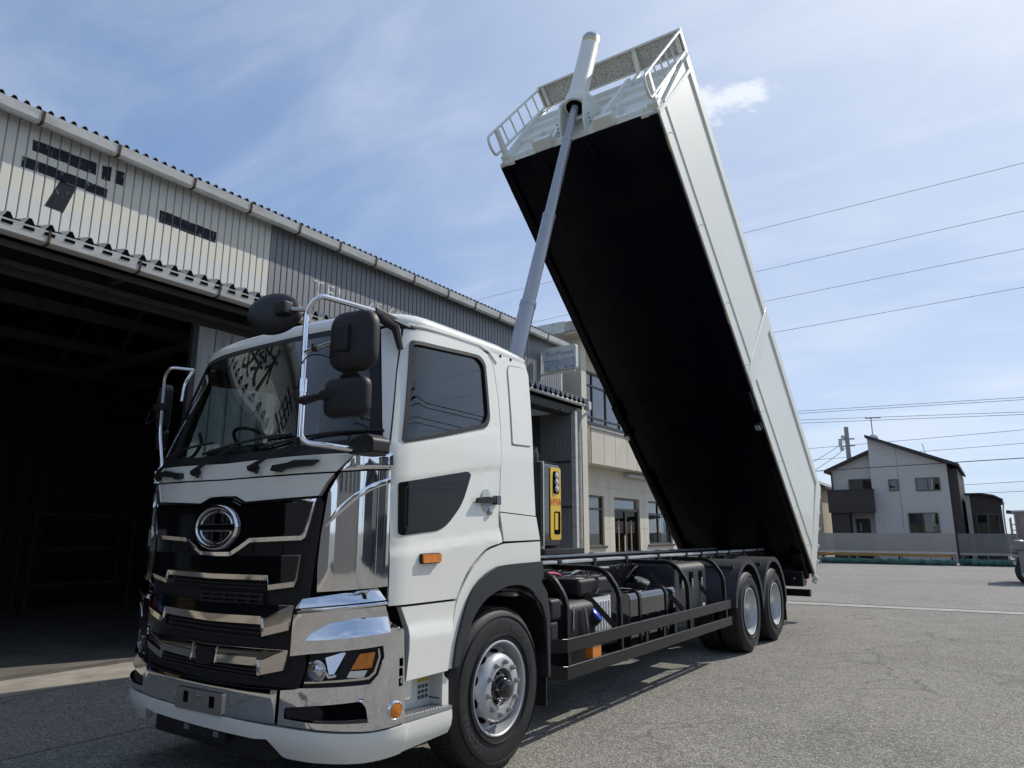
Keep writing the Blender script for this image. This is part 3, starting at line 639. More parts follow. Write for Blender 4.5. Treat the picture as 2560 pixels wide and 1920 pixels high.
def hwin(x0, x1, z0, z1, y, par, mull=True, gm='house_glass'):
    f = MB()
    for a, b, c, d in ((x0,x1,z1-.06,z1),(x0,x1,z0,z0+.06),(x0,x0+.06,z0+.06,z1-.06),(x1-.06,x1,z0+.06,z1-.06)): f.box(a, b, y-.06, y-.004, c, d)
    if mull: f.box((x0+x1)/2-.03, (x0+x1)/2+.03, y-.058, y-.006, z0+.06, z1-.06)
    wn = f.build('window', 'bronze', par); xs = [x0+.05, (x0+x1)/2, x1-.05] if mull else [x0+.05, x1-.05]
    for a, b in zip(xs[:-1], xs[1:]): box('pane', a+.01, b-.01, y-.025, y-.02, z0+.05, z1-.05, gm, wn)
    box('blind', x0+.05, x1-.05, y-.012, y-.005, z0+.05, z1-.05, 'fence_dark', wn); return wn
hwin(-3.43, -2.10, 4.18, 4.94, HY+.6, hs); hwin(-1.12, -.60, 4.11, 4.80, HY, hs, False); hwin(.31, 1.56, 4.06, 4.83, HY, hs)
lw = hwin(-.27, 1.28, 1.62, 2.79, HY, hs)
box('curtain', -.20, .16, HY-.0195, HY-.013, 1.66, 2.2, 'yellow_curtain', lw); box('curtain', .42, .90, HY-.0195, HY-.013, 1.78, 2.2, 'yellow_curtain', lw)
box('corner_joint', -.58, -.55, HY-.012, HY-.001, 0, 6.7, 'fence_slat', hs); box('downpipe', -4.43, -4.36, HY+.48, HY+.58, 0, 5.45, 'house_roof', hs)
box('chimney_box', 1.25, 1.95, HY+3, HY+4, 5.4, 6.1, 'bronze', hs)
tube('antenna_mast', [(-1.95,HY+2,6.9),(-1.95,HY+2,9.0)], .03, 'wire', hs, 6); tube('antenna_boom', [(-2.3,HY+2,8.95),(-1.4,HY+2.3,8.95)], .025, 'wire', hs, 6)
for k in range(7): tube('antenna_rod', [(-2.25+k*.13,HY+1.85,8.95+(.10 if k == 0 else 0)),(-2.25+k*.13,HY+2.3,8.95)], .014, 'wire', hs, 5)
MB().lathe([(.30,0),(.22,.09),(0.01,.13)], (-1.85,HY+1.2,7.5), (0,-1,.25), 20).build('satellite_dish', 'interior_white', hs)
tube('antenna_mast', [(.9,HY+5,5.5),(.55,HY+5,7.4)], .02, 'wire', hs, 6)
tube('wall_lamp', [(-1.75,HY-.14,2.55),(-1.75,HY-.14,2.2)], .05, 'interior_white', hs, 8)
# low dark house to its right
h2 = thing('dark_bungalow', 'low dark house with a shallow curved roof beside the grey house', 'house', (3.4,46,0))
MB().prism([(2.66,0),(4.36,0),(4.36,3.5),(4.0,3.72),(3.4,3.85),(2.66,3.86)], 'y', 46, 54).build('wall', 'house_dark', h2)
MB().prism([(2.60,3.865),(3.4,3.86),(4.02,3.725),(4.45,3.47),(4.5,3.56),(4.06,3.82),(3.42,3.95),(2.60,3.95)], 'y', 45.7, 54.2).build('roof', 'house_roof', h2)
box('pillar', 2.63, 2.86, 45.9, 46.05, 0, 3.84, 'house_grey', h2); hwin(3.05, 4.2, 1.5, 2.75, 46, h2)
tube('downpipe', bend([(4.5,45.8,3.4),(4.42,45.8,2.9),(4.42,45.8,0)], .2), .04, 'interior_white', h2, 8)
cp = thing('carport', 'small open carport with dark roof behind the flatbed truck', 'carport', (5.4,45,0))
MB().prism([(4.55,2.75),(7.2,2.45),(7.2,2.53),(4.55,2.85)], 'y', 43, 47).build('roof', 'house_roof', cp)
for xx, yy in ((4.65,43.2),(7,43.2),(4.65,46.8),(7,46.8)): box('post', xx, xx+.08, yy, yy+.08, 0, 2.45, 'fence_slat', cp)
box('rail', 4.7, 7.1, 43.25, 43.29, 2.05, 2.1, 'fence_slat', cp); box('rail', 4.7, 7.1, 43.25, 43.29, 1.75, 1.8, 'fence_slat', cp)
bh = thing('beige_house', 'beige house with brown eaves mostly hidden behind the raised tipper body', 'house', (-8,50,0))
MB().prism([(-14,0),(-6.15,0),(-6.15,4.9),(-9,6.2),(-14,5)], 'y', 50, 58).build('wall', 'beige', bh); MB().prism([(-14.5,5.1),(-9,6.25),(-5.75,4.75),(-5.75,4.9),(-9,6.45),(-14.5,5.3)], 'y', 49.5, 58).build('roof', 'house_roof', bh)
hwin(-7.1, -6.5, .9, 2.0, 50, bh, False)
fg = thing('brown_roof_house', 'distant small house with a brown gable roof beyond the carport', 'house', (10,70,0))
box('wall', 7.5, 13, 70, 76, 0, 3.2, 'beige', fg); MB().prism([(7,3.1),(13.5,3.1),(10.2,4.9)], 'y', 69.6, 76.4).build('roof', 'bronze', fg)
# ---- fences: each slat its own piece
def fence(name, label, x0, x1, y, z0, z1, n, mat, posts):
    f = thing(name, label, 'fence', ((x0+x1)/2, y, 0)); hgt = (z1-z0)/n; s0 = None
    for k in range(n):
        zz = z0+k*hgt
        if s0 is None: s0 = box('slat', x0, x1, y-.012, y+.012, zz+.002, zz+hgt-.003, mat, f)
        else: copy_of(s0, (0, 0, k*hgt), f)
    for q in posts: box('post', q-.03, q+.03, y+.014, y+.07, 0, z1-.01, mat, f)
    return f
f1 = fence('slat_fence', 'light grey horizontal slat fence on a timber sill in front of the grey house', -4.7, 2.2, 39, .66, 1.61, 11, 'fence_slat', (-4.2,-2.9,-1.6,-.3,1.0,2.1))
box('base_rail', -4.7, 2.2, 38.97, 39.0, .56, .66, 'gutter', f1); box('timber_sill', -4.6, 2.1, 38.9, 39.03, .40, .545, 'timber', f1)
for q in (-4.3,-2.4,-.5,1.9): box('stake', q, q+.09, 39.1, 39.2, 0, .42, 'house_dark', f1)
f2 = fence('slat_fence', 'darker grey horizontal slat fence in front of the low dark house', 2.3, 5.2, 39.4, .62, 1.59, 11, 'fence_dark', (2.4,3.5,4.7)); box('base_rail', 2.3, 5.2, 39.37, 39.4, .5, .62, 'fence_slat', f2)
for q in (2.35,3.6,4.9): box('stake', q, q+.09, 39.5, 39.6, 0, .52, 'house_dark', f2)
box('crate_stack', -4.72, -4.50, 38.6, 38.9, 0, .6, 'timber', f1)
def tarp_roll(name, label, x0, x1, y, r):
    b = MB(); n = 26; P = [(x0+(x1-x0)*k/n, y+.05*math.sin(k*1.7), r*.75+.03*math.sin(k*2.3)) for k in range(n+1)]
    b.tube(P, [r*(.8+.22*random.random()) for _ in P], 9); o = b.build(name, 'tarp', None); return tag(o, label, 'tarpaulin')
tarp_roll('tarpaulin', 'rolled green tarpaulin lying along the foot of the light grey fence', -4.2, 2.1, 38.3, .17); tarp_roll('tarpaulin', 'rolled green tarpaulin lying along the foot of the darker fence', 2.3, 4.6, 38.8, .2)
# ---- utility pole and lines
up_ = thing('utility_pole', 'grey concrete utility pole with transformers behind the grey house', 'utility pole', (-4.4,52,0))
MB().tube([(-4.4,52,0),(-4.4,52,9.3)], [.20,.15], 14).build('pole', 'pole_concrete', up_)
for zz in (8.4, 7.9): MB().bar((-5.0,52,zz), (-3.9,52,zz), .09, .09).build('crossarm', 'pole_concrete', up_)
for k, (xx, zz) in enumerate(((-4.85,8.15),(-4.65,8.5),(-4.78,7.75))): MB().lathe([(.11,0),(.13,.1),(.13,.3),(.09,.38)], (xx,51.8,zz-.2), (0,0,1), 10).build('insulator', 'gutter', up_)
up2 = thing('utility_pole', 'thin dark utility pole far off beyond the parked flatbed truck', 'utility pole', (7.2,75,0)); MB().tube([(7.2,75,0),(7.2,75,5.6)], [.14,.11], 8).build('pole', 'wire', up2); MB().bar((6.6,75,5.2), (7.8,75,5.2), .1, .1).build('crossarm', 'wire', up2)
def line(label, a, b, sag, r, mat='wire_thin', grp='overhead power lines'):
    P = [Vector(a).lerp(Vector(b), k/24)-Vector((0,0,sag*4*(k/24)*(1-k/24))) for k in range(25)]
    return tag(MB().tube(P, r, 5).build('power_line', mat, None), label, 'cable', grp)
def ext(a, b, y, k=2.2):
    (x0, z0), (x1, z1) = a, b; return (x0-(x1-x0)*k, y, z0-(z1-z0)*k), (x1+(x1-x0)*k, y, z1+(z1-z0)*k)
W4 = ['topmost of the long thin lines crossing the sky beside the tipper', 'second highest thin line crossing the sky beside the tipper', 'third highest thin line crossing the sky beside the tipper', 'fourth highest thin line crossing the sky beside the tipper']
for lb, a, b in zip(W4, [(-4.98,16.638),(-4.606,14.43),(-4.76,12.80),(-3.87,11.157)], [(6.79,16.84),(6.53,14.727),(6.33,13.093),(6.126,11.462)]):
    p, q = ext(a, b, 30); line(lb, p, q, 0, .012)
W5 = ['upper wire of the higher pair strung above the grey house', 'lower wire of the higher pair strung above the grey house', 'upper wire of the lower pair strung above the grey house', 'lower wire of the lower pair strung above the grey house', 'thick black cable running across the front of the grey house']
for lb, a, b, r_, mt in zip(W5, [(-3.02,7.19),(-3.027,7.08),(-3.0,6.77),(-2.97,6.62),(-2.53,4.36)], [(5.57,6.93),(5.557,6.836),(5.496,6.34),(5.48,6.24),(5.27,4.515)], [.010]*4+[.018], ['wire']*5):
    p, q = ext(a, b, 30); line(lb, p, q, 0, r_, mt)
for lb, z in (('highest of the faint lines behind the house roof', 9.2), ('faint line passing just behind the house roof', 8.2), ('faint line low over the far rooftops', 5.4), ('lowest faint line over the far rooftops', 4.7)):
    line(lb, (-40,60,z-1.0), (60,60,z+2.2), .5, .02)
line('thin drop wire slung from the pole towards the beige house', (-4.5,52,8.3), (-12,50,5.0), .6, .02); line('second drop wire slung from the pole towards the beige house', (-4.5,52,7.8), (-12,50,4.6), .8, .02)
# ---- flatbed truck at the right-hand edge of the yard
ft = thing('flatbed_truck', 'grey flatbed truck with a round tank and a rusty box, cut by the frame edge', 'truck', (5.6,24.5,0))
box('chassis', 4.5, 9.5, 24.1, 25.6, .62, .82, 'old_steel', ft, .02)
box('deck', 4.38, 9.6, 23.9, 25.9, .82, .90, 'grey_paint', ft, .01); box('box_body', 4.62, 8.8, 25.0, 26.6, 1.16, 2.30, 'rust_box', ft, .02)
for xx in (4.62, 5.3, 6.0, 6.7): box('box_rib', xx, xx+.05, 24.97, 25.0, 1.18, 2.28, 'rust_box', ft)
MB().lathe([(.05,0),(.12,.02),(.14,.06),(.14,.74),(.12,.78),(.05,.8)], (4.36,24.1,1.06), (1,0,0), 20).build('round_tank', 'grey_paint', ft)
MB().lathe([(.10,0),(.15,.04),(.15,.3),(.10,.34)], (4.62,23.95,1.05), (0,0,1), 16).build('pump', 'grey_paint', ft)
box('mast_plate', 4.56, 5.2, 23.86, 23.9, .35, 1.2, 'grey_paint', ft, .02); box('rear_lamp_bar', 4.40, 4.46, 23.85, 24.9, .62, .72, 'gutter', ft); box('box_cap', 4.58, 8.84, 24.96, 26.64, 2.30, 2.35, 'interior_white', ft)
for xx in (4.75, 5.65, 8.6):
    for yy in (24.0, 25.5):
        wl = MB().lathe([(.10,-.11),(.28,-.11),(.34,-.07),(.34,.07),(.28,.11),(.10,.11)], (xx,yy,.34), (0,1,0), 24).build('wheel', 'rubber', ft); MB().lathe([(.03,-.115),(.18,-.115),(.18,-.09)], (xx,yy,.34), (0,1,0), 16).build('rim', 'silver', wl)
# ---- street behind the camera: only ever seen as reflections in paint, chrome and glass
def back_house(name, label, x0, x1, y0, y1, h, mat, roof='house_roof'):
    b = thing(name, label, 'house', ((x0+x1)/2, (y0+y1)/2, 0)); box('wall', x0, x1, y0, y1, 0, h, mat, b)
    MB().prism([(y0-.5,h),(y1+.5,h),((y0+y1)/2,h+1.8)], 'x', x0-.4, x1+.4).build('roof', roof, b)
    n = int((y1-y0)/2.4)
    for k in range(n):
        for zz in (1.0, 3.7):
            if zz+1.2 < h: box('window', x0-.05, x0-.004, y0+.6+k*2.4, y0+2.0+k*2.4, zz, zz+1.2, 'gloss_black', b)
    return b
back_house('street_house', 'cream house across the street behind the camera', 24, 32, -17, -7, 5.4, 'back_wall'); back_house('street_house', 'grey house across the street behind the camera', 25, 33, -4, 6, 5.0, 'back_wall2')
back_house('street_house', 'long low grey house down the street behind the camera', 22, 30, -36, -21, 4.4, 'back_wall2'); back_house('street_house', 'tan house across the street beside the yard', 26, 34, 10, 21, 5.2, 'beige')
bw = thing('street_house', 'dark grey house facing the truck across the yard', 'house', (4,-26,0)); box('wall', -2, 11, -32, -26, 0, 5.5, 'back_wall2', bw); MB().prism([(-2.5,5.5),(11.5,5.5),(4.5,7.6)], 'y', -32.4, -25.6).build('roof', 'house_roof', bw)
for k in range(5): box('window', -1+k*2.4, .3+k*2.4, -26, -25.95, 3.2, 4.5, 'gloss_black', bw)
for k, (xx, yy) in enumerate(((12.5,-8),(12.8,6),(12.3,-22))):
    q = thing('street_pole', ['concrete street pole between the cream and grey houses', 'concrete street pole before the grey house', 'concrete street pole before the white house'][k], 'utility pole', (xx,yy,0)); MB().tube([(xx,yy,0),(xx,yy,9.5)], [.18,.13], 10).build('pole', 'pole_concrete', q); MB().bar((xx,yy-.9,8.8), (xx,yy+.9,8.8), .1, .1).build('crossarm', 'pole_concrete', q)
for k, zz in enumerate((8.9, 8.7, 8.1, 7.6, 6.6, 6.3)):
    line(['street cable, highest of the six', 'street cable, second of the six from the top', 'street cable, third of the six from the top', 'street cable, fourth of the six from the top', 'street cable, fifth of the six from the top', 'street cable, lowest of the six'][k], (12.5+.2*(k % 3),-50,zz+.5), (12.6-.2*(k % 2),230,zz-1.5), 1.2, .022, 'wire', 'street cables')

# ================================================================== DUMP TRUCK
import numpy as np
TR = thing('dump_truck', 'white dump truck with chrome front and its black bottomed tipper body raised high', 'truck', (0,3,0))
W0, A0, YC = 1.24, .47, -.95
_th = np.linspace(0, math.pi/2, 4001); TX = W0*np.sin(_th)**(2/3); TY = YC-A0*np.cos(_th)**(2/3)
TS = np.concatenate([[0], np.cumsum(np.hypot(np.diff(TX), np.diff(TY)))]); S0 = float(TS[-1])
def _pos(q):
    if q < S0: return float(np.interp(q, TS, TX)), float(np.interp(q, TS, TY))
    return W0, YC+q-S0
def Mc(s, z, c=0.0):
    """cab skin: s metres round the plan from the centre of the nose, z height, c outwards"""
    sg = 1 if s >= 0 else -1; q = abs(s); x, y = _pos(q); xa, ya = _pos(q+2e-3); xb, yb = _pos(max(q-2e-3, 0))
    tx, ty = (xa-xb, ya-yb) if q > 2e-3 else (1, 0); d = math.hypot(tx, ty); nx, ny = ty/d, -tx/d
    f = 1-min(1, max(0, (y-YC)/.6)); wz = 1-.07/W0*max(0, (z-2.1)/.7)**1.3
    return (sg*(x*wz+nx*c), y+.30*max(0, z-2.03)*f+ny*c, z)
def Mr(s, z, c=0.0): x, y, z = Mc(s, z, c); return (-x, y, z)
def both(name, poly, mat, c0, c1, parent=TR, **kw):
    return panel(name, poly, mat, parent, c0, c1, Mc, **kw), panel(name, poly, mat, parent, c0, c1, Mr, **kw)
# ---- cab front
panel('front_bulkhead', sym([(0,2.03),(1.20,2.06),(1.24,1.9),(1.30,1.25),(1.40,1.0),(1.40,.40),(0,.40)]), 'dark', TR, -.07, -.03, Mc, step=.09)
FR = sym([(0,2.928),(.68,2.914),(.98,2.897),(1.065,2.862),(1.19,2.25),(1.228,2.10),(1.20,2.052),(1.099,2.043),(.38,2.030),(0,2.022)])
GL = sym(fillet([(0,2.885),(.66,2.872),(.94,2.858),(1.0,2.80),(1.125,2.25),(1.135,2.15),(1.10,2.125),(.38,2.083),(0,2.075)], [0,0,.05,.05,.05,.03,.05,0,0]))
ws = panel('windshield', GL, 'windshield_glass', TR, .000, .004, Mc, step=.06)
panel('windshield_surround', FR, 'plastic', TR, -.02, .006, Mc, holes=[GL], step=.06)
hood = panel('front_panel', sym([(0,2.016),(.38,2.024),(1.096,2.037),(.978,1.928),(.6,1.922),(0,1.915)]), 'white', TR, -.02, .014, Mc, step=.05, bevel=.006)
panel('front_panel', sym([(0,1.905),(.6,1.911),(.966,1.917),(.918,1.864),(.866,1.786),(.25,1.762),(.14,1.800),(0,1.802)]), 'white', TR, -.02, .016, Mc, step=.05, bevel=.006)
panel('front_seam', sym([(0,1.93),(.99,1.935),(.97,1.905),(0,1.895)]), 'dark', TR, -.02, .002, Mc, step=.08)
gr = panel('grille', sym([(0,1.797),(.137,1.794),(.245,1.756),(.872,1.780),(.90,1.74),(.845,1.24),(.84,.80),(.80,.70),(0,.668)]), 'plastic', TR, -.03, .004, Mc, step=.06)
def gbar(out, inn, c=.04):
    b = panel('grille_bar', sym(out), 'smoked_chrome', gr, .0, c, Mc, step=.05, bevel=.008); panel('gloss_panel', sym(inn), 'gloss_black', gr, c-.01, c+.006, Mc, step=.05, bevel=.004)
panel('grille_bar', sym([(0,1.79),(.137,1.787),(.245,1.748),(.868,1.768),(.84,1.66),(.805,1.545),(.78,1.528),(.34,1.512),(.24,1.462),(.16,1.428),(0,1.424)]), 'chrome', gr, 0, .034, Mc, step=.05, bevel=.008)
panel('gloss_panel', sym([(0,1.775),(.13,1.772),(.24,1.733),(.850,1.752),(.82,1.66),(.790,1.572),(.76,1.548),(.33,1.533),(.23,1.485),(.15,1.447),(0,1.443)]), 'gloss_black', gr, .02, .040, Mc, step=.05, bevel=.004)
gbar([(0,1.418),(.30,1.425),(.785,1.442),(.768,1.30),(.75,1.262),(.545,1.236),(.53,1.292),(0,1.285)], [(0,1.416),(.30,1.423),(.775,1.438),(.756,1.31),(.74,1.284),(.555,1.262),(.54,1.325),(0,1.318)])
gbar([(0,1.137),(.76,1.158),(.735,1.022),(.525,.972),(.512,1.040),(0,1.028)], [(0,1.134),(.735,1.153),(.64,1.118),(.56,1.078),(.50,1.072),(0,1.072)])
gbar([(0,.887),(.738,.910),(.715,.802),(.508,.755),(.497,.808),(0,.788)], [(0,.885),(.715,.906),(.62,.872),(.55,.842),(.49,.838),(0,.832)])
def lip(pts, hgt, slope, mat='smoked_chrome', c=.030):
    full = [(-a, b) for a, b in reversed(pts) if a > 0]+list(pts)
    def lo(s):
        for (a, b), (a2, b2) in zip(full[:-1], full[1:]):
            if a <= s <= a2: return b+(b2-b)*(s-a)/max(1e-6, a2-a)
        return full[-1][1] if s > 0 else full[0][1]
    panel('grille_lip', full+[(a, b+hgt) for a, b in reversed(full)], mat, gr, .0, c, Mc, step=.04, smooth=25, tap=lambda s, z: max(0, z-lo(s))*(slope+.28*max(0, -s)))
lip([(0,1.420),(.16,1.424),(.245,1.460),(.345,1.510),(.785,1.527)], .026, .24, 'chrome', .036); lip([(0,1.283),(.527,1.290),(.548,1.234),(.752,1.260)], .030, .17, 'smoked_chrome', .042); lip([(0,1.026),(.510,1.038),(.528,.970),(.737,1.020)], .046, .06, 'smoked_chrome', .045); lip([(0,.786),(.496,.806),(.512,.753),(.716,.800)], .046, .03, 'smoked_chrome', .045)
for zz in (1.262,1.242,1.01,.985,.955,.775,.755,.735): panel('grille_slat', sym([(0,zz),(.505,zz+.006),(.505,zz-.006),(0,zz-.012)]), 'mesh_dark', gr, .004, .022, Mc, step=.12)
for zz in (1.205,1.178,1.150): panel('grille_slat', [(-.15,zz),(.50,zz+.008),(.50,zz-.008),(-.15,zz-.016)], 'mesh_dark', gr, .004, .03, Mc, step=.12)
for ss in (-.14,-.02,.10,.22,.34,.46): panel('grille_rib', [(ss,1.205),(ss+.03,1.205),(ss+.03,1.145),(ss,1.145)], 'mesh_dark', gr, .004, .026, Mc, step=.12)
for ss in (-.62,-.36,.34,.6): panel('grille_rib', [(ss,1.50),(ss+.008,1.50),(ss+.008,1.44),(ss,1.44)], 'mesh_dark', gr, .004, .016, Mc, step=.12)
panel('camera_cover', [(-.085,.870),(.075,.872),(.098,.84),(.075,.772),(-.07,.768),(-.095,.835)], 'plastic', gr, .03, .055, Mc, step=.06, bevel=.006)
for ss in (-.135, .125): panel('trim_line', [(ss,.885),(ss+.008,.886),(ss-.01,.785),(ss-.018,.785)], 'chrome', gr, .04, .05, Mc, step=.06)
# emblem
EZ = 1.602
def ell(a, b, t0=0, t1=360, n=40): return [(a*math.cos(math.radians(t0+(t1-t0)*k/n)), EZ+b*math.sin(math.radians(t0+(t1-t0)*k/n))) for k in range(n+(1 if t1-t0 < 360 else 0))]
def etube(name, a, b, t0, t1, r, par, c=.05, n=40, mat='chrome'):
    P = [Mc(a*math.cos(math.radians(t0+(t1-t0)*k/n)), EZ+b*math.sin(math.radians(t0+(t1-t0)*k/n)), c) for k in range(n+1)]
    return MB().tube(P, r, 10).build(name, mat, par)
em = etube('emblem', .216, .130, 0, 360, .0165, TR, .045, 56)
panel('emblem_back', ell(.205,.125), 'honeycomb', em, .02, .040, Mc, step=.05)
for t0, t1 in ((12,80),(100,168),(192,260),(280,348)): etube('emblem_arc', .172, .101, t0, t1, .0095, em, .045, 14)
for z0 in (.020, -.020): MB().tube([Mc(-.165+k*.033, EZ+z0, .044) for k in range(11)], .0085, 8).build('emblem_bar', 'chrome', em)
panel('emblem_bar', [(-.18,EZ-.010),(.18,EZ-.010),(.18,EZ+.010),(-.18,EZ+.010)], 'gloss_black', em, .044, .060, Mc, step=.05)
# bumper
bu = panel('bumper', sym([(0,.668),(.45,.680),(.688,.692),(.682,.512),(0,.503)]), 'chrome', TR, .0, .055, Mc, step=.05, bevel=.014)
pb = panel('plate_bracket', fillet([(-.245,.618),(.245,.624),(.245,.500),(-.245,.492)], .012), 'steel', bu, .055, .068, Mc, step=.06, bevel=.003)
for s_ in (-.155, .12): panel('plate_slot', [(s_,.60),(s_+.05,.60),(s_+.05,.535),(s_,.535)], 'dark', bu, .066, .0695, Mc, step=.06)
MB().lathe([(.004,0),(.012,.002),(.010,.012)], Mc(0,.585,.068), (0,-1,0), 12).build('bolt', 'steel', bu)
HL = [(.876,.898),(1.282,.948),(1.290,.89),(1.264,.797),(1.226,.749),(.834,.714)]
BC = [(.764,1.108),(1.0,1.136),(1.286,1.163),(1.311,1.076),(1.400,1.021),(1.427,.52),(1.23,.507),(.70,.512),(.706,.692),(.80,.704)]+HL[::-1]+[(.758,.880)]
FOG = fillet([(.745,.606),(.977,.635),(1.185,.662),(1.211,.629),(1.224,.552),(.928,.541),(.742,.547)], .015)
SL = [[(1.374,z0),(1.400,z0+.003),(1.402,z0-.042),(1.376,z0-.044)] for z0 in (.868,.815,.762)]
cL, cR = both('bumper_corner', BC, 'chrome', .0, .045, holes=[FOG]+SL, step=.045, bevel=.012)
both('fog_recess', [(.73,.66),(1.24,.68),(1.24,.53),(.73,.53)], 'dark', -.05, .0, step=.08)
for side, MM in ((cL, Mc), (cR, Mr)):
    panel('fog_cover', fillet([(.748,.602),(.96,.628),(.99,.60),(.985,.552),(.75,.552)], .02), 'plastic', side, .0, .040, MM, step=.06, bevel=.008)
    panel('fog_lip', [(.94,.560),(1.21,.575),(1.228,.553),(.95,.543)], 'gloss_black', side, .0, .060, MM, step=.06, bevel=.006)
    panel('brow', fillet([(.906,.983),(.933,1.024),(1.016,1.073),(1.167,1.102),(1.296,1.105),(1.30,1.024),(1.14,1.004),(1.007,.990)], .01), 'chrome', side, .04, .048, MM, step=.035, bevel=.004, tap=(lambda s, z: (1.108-z)*.62) if MM is Mc else None)
    panel('top_ledge', [(.795,1.142),(1.288,1.190),(1.30,1.168),(.80,1.114)], 'chrome', side, .0, .06, MM, step=.04, bevel=.012)
    panel('top_step', [(.826,1.196),(1.25,1.260),(1.286,1.196),(.81,1.146)], 'chrome', side, -.02, .004, MM, step=.03, bevel=.004, tap=(lambda s, z: (1.262-z)*.75) if MM is Mc else None)
    # reflector button
    c = Vector(MM(1.357,.597,.045)); n = (Vector(MM(1.357,.597,.06))-c).normalized(); rf = MB().lathe([(.052,-.01),(.052,.006),(.044,.016),(.040,.012)], c, n, 24).build('marker_bezel', 'chrome', side); MB().lathe([(.041,.008),(.041,.014),(.01,.019)], c, n, 24).build('marker_lens', 'amber', side)
# headlamps
for MM in (Mc, Mr):
    h = panel('headlight', HL, 'plastic', TR, -.05, .010, MM, step=.05, bevel=.004)
    panel('lamp_trim', [(.85,.735),(1.222,.77),(1.255,.80),(1.278,.885),(1.27,.93),(1.262,.93),(1.268,.885),(1.245,.808),(1.216,.782),(.848,.745)], 'smoked_chrome', h, .008, .02, MM, step=.04)
    c = Vector(MM(.937,.810,.012)); n = (Vector(MM(.937,.810,.03))-c).normalized()
    MB().lathe([(.056,0),(.058,.022),(.048,.026),(.046,.012)], c, n, 32).build('projector_ring', 'steel', h); MB().lathe([(.046,.006),(.040,.020),(.024,.030),(.004,.034)], c, n, 28).build('projector_lens', 'lens_glass', h)
    panel('daytime_strip', [(.880,.852),(.945,.868),(.955,.855),(1.012,.788),(1.05,.797),(1.048,.783),(1.005,.772),(.942,.850),(.885,.842)], 'lamp_lens', h, .01, .034, MM, step=.04, bevel=.003)
    panel('reflector_bowl', [(.975,.880),(1.095,.918),(1.04,.80),(1.012,.795)], 'lens_glass', h, .008, .022, MM, step=.03, bevel=.006, tap=lambda s, z: (.86-z)*.25)
    panel('turn_lens', fillet([(1.170,.907),(1.248,.915),(1.232,.832),(1.126,.823)], .008), 'amber', h, .01, .032, MM, step=.04, bevel=.005)
    panel('position_lens', fillet([(1.122,.815),(1.212,.820),(1.194,.782),(1.106,.780)], .006), 'lamp_lens', h, .01, .028, MM, step=.04, bevel=.005)
# chrome corner pillars
for MM in (Mc, Mr):
    cp_ = panel('corner_pillar', [(1.004,1.919),(.935,1.80),(.918,1.66),(.902,1.557),(.890,1.389),(.897,1.234),(1.10,1.250),(1.303,1.268),(1.298,1.6),(1.296,1.935)], 'chrome', TR, -.02, .018 if MM is Mc else .045, MM, step=.035, bevel=.006)
    panel('corner_cap', [(1.008,1.929),(1.10,2.034),(1.21,2.082),(1.276,2.085),(1.297,1.945)], 'chrome', cp_, -.02, .020, MM, step=.035, bevel=.006)
    panel('air_deflector', [(.928,1.604),(.994,1.704),(1.097,1.792),(1.196,1.856),(1.292,1.893),(1.293,1.858),(1.198,1.818),(1.112,1.761),(1.023,1.685)], 'chrome', cp_, .008, .027, MM, step=.03, bevel=.005)
    panel('mirror_pod', fillet([(1.105,2.03),(1.285,2.040),(1.290,1.952),(1.128,1.934),(1.104,1.962)], .02), 'chrome', cp_, .01, .075 if MM is Mc else .04, MM, step=.035, bevel=.022 if MM is Mc else .008)
    panel('window_pillar', [(1.072,2.878),(1.14,2.895),(1.208,2.885),(1.222,2.57),(1.266,2.10),(1.234,2.10),(1.196,2.25)], 'white', TR, -.02, .006, MM, step=.05, bevel=.006)
# white lower skirt
sk = panel('front_skirt', sym([(0,.497),(.67,.502),(.95,.498),(1.23,.498),(1.424,.512),(1.427,.354),(1.21,.338),(.91,.328),(.742,.332),(.715,.342),(.634,.429),(.53,.416),(0,.410)]), 'white', TR, -.02, .055, Mc, step=.05, bevel=.014, tap=lambda s, z: -.05*max(0, (.43-z)/.1))
box('valance', -.60, .60, -1.40, -1.16, .285, .45, 'plastic', TR, .02); br = box('tow_bracket', -.26, .25, -1.452, -1.38, .345, .425, 'plastic', TR, .012)
for x_ in (-.17, .14): box('bracket_hole', x_, x_+.05, -1.456, -1.4515, .37, .40, 'steel', br)
# grab handles and wipers
for s0 in (.50, -.86):
    g = 1 if s0 > 0 else -1
    pts = [(.50,1.945),(.515,1.978),(.64,1.988),(.70,2.002),(.865,1.998),(.815,1.966),(.66,1.958),(.60,1.950),(.565,1.935)]
    panel('grab_handle', [(p*g, q) for p, q in pts], 'plastic', TR, .014, .052, Mc, step=.05, bevel=.008)
for sp, dx in ((-.93,.50),(-.33,.66),(.31,.66)):
    wp = panel('wiper', [(sp-.045,1.985),(sp+.03,1.995),(sp+.05,1.97),(sp+.01,1.945),(sp-.03,1.955)], 'plastic', TR, .012, .05, Mc, step=.05, bevel=.006)
    tube('wiper_arm', [Mc(sp+t*dx*.62, 1.975+t*.155, .05-.012*t) for t in (0,.12,.3,.5,.75,1)], [.016,.015,.011,.009,.008,.007], 'plastic', wp, 8)
    tube('wiper_blade', [Mc(sp+.02+t*dx*1.35, 2.10+t*.075+.02*math.sin(t*3.1), .022) for t in (0,.15,.3,.45,.6,.75,.9,1)], .009, 'plastic', wp, 6)
    tube('washer_jet', [Mc(sp+.0,1.955,.02), Mc(sp+.065,1.945,.045)], .008, 'plastic', wp, 8); MB().lathe([(.004,0),(.014,.004),(.014,.014),(.004,.018)], Mc(sp+.065,1.945,.04), (0,-1,0), 10).build('jet_head', 'plastic', wp)
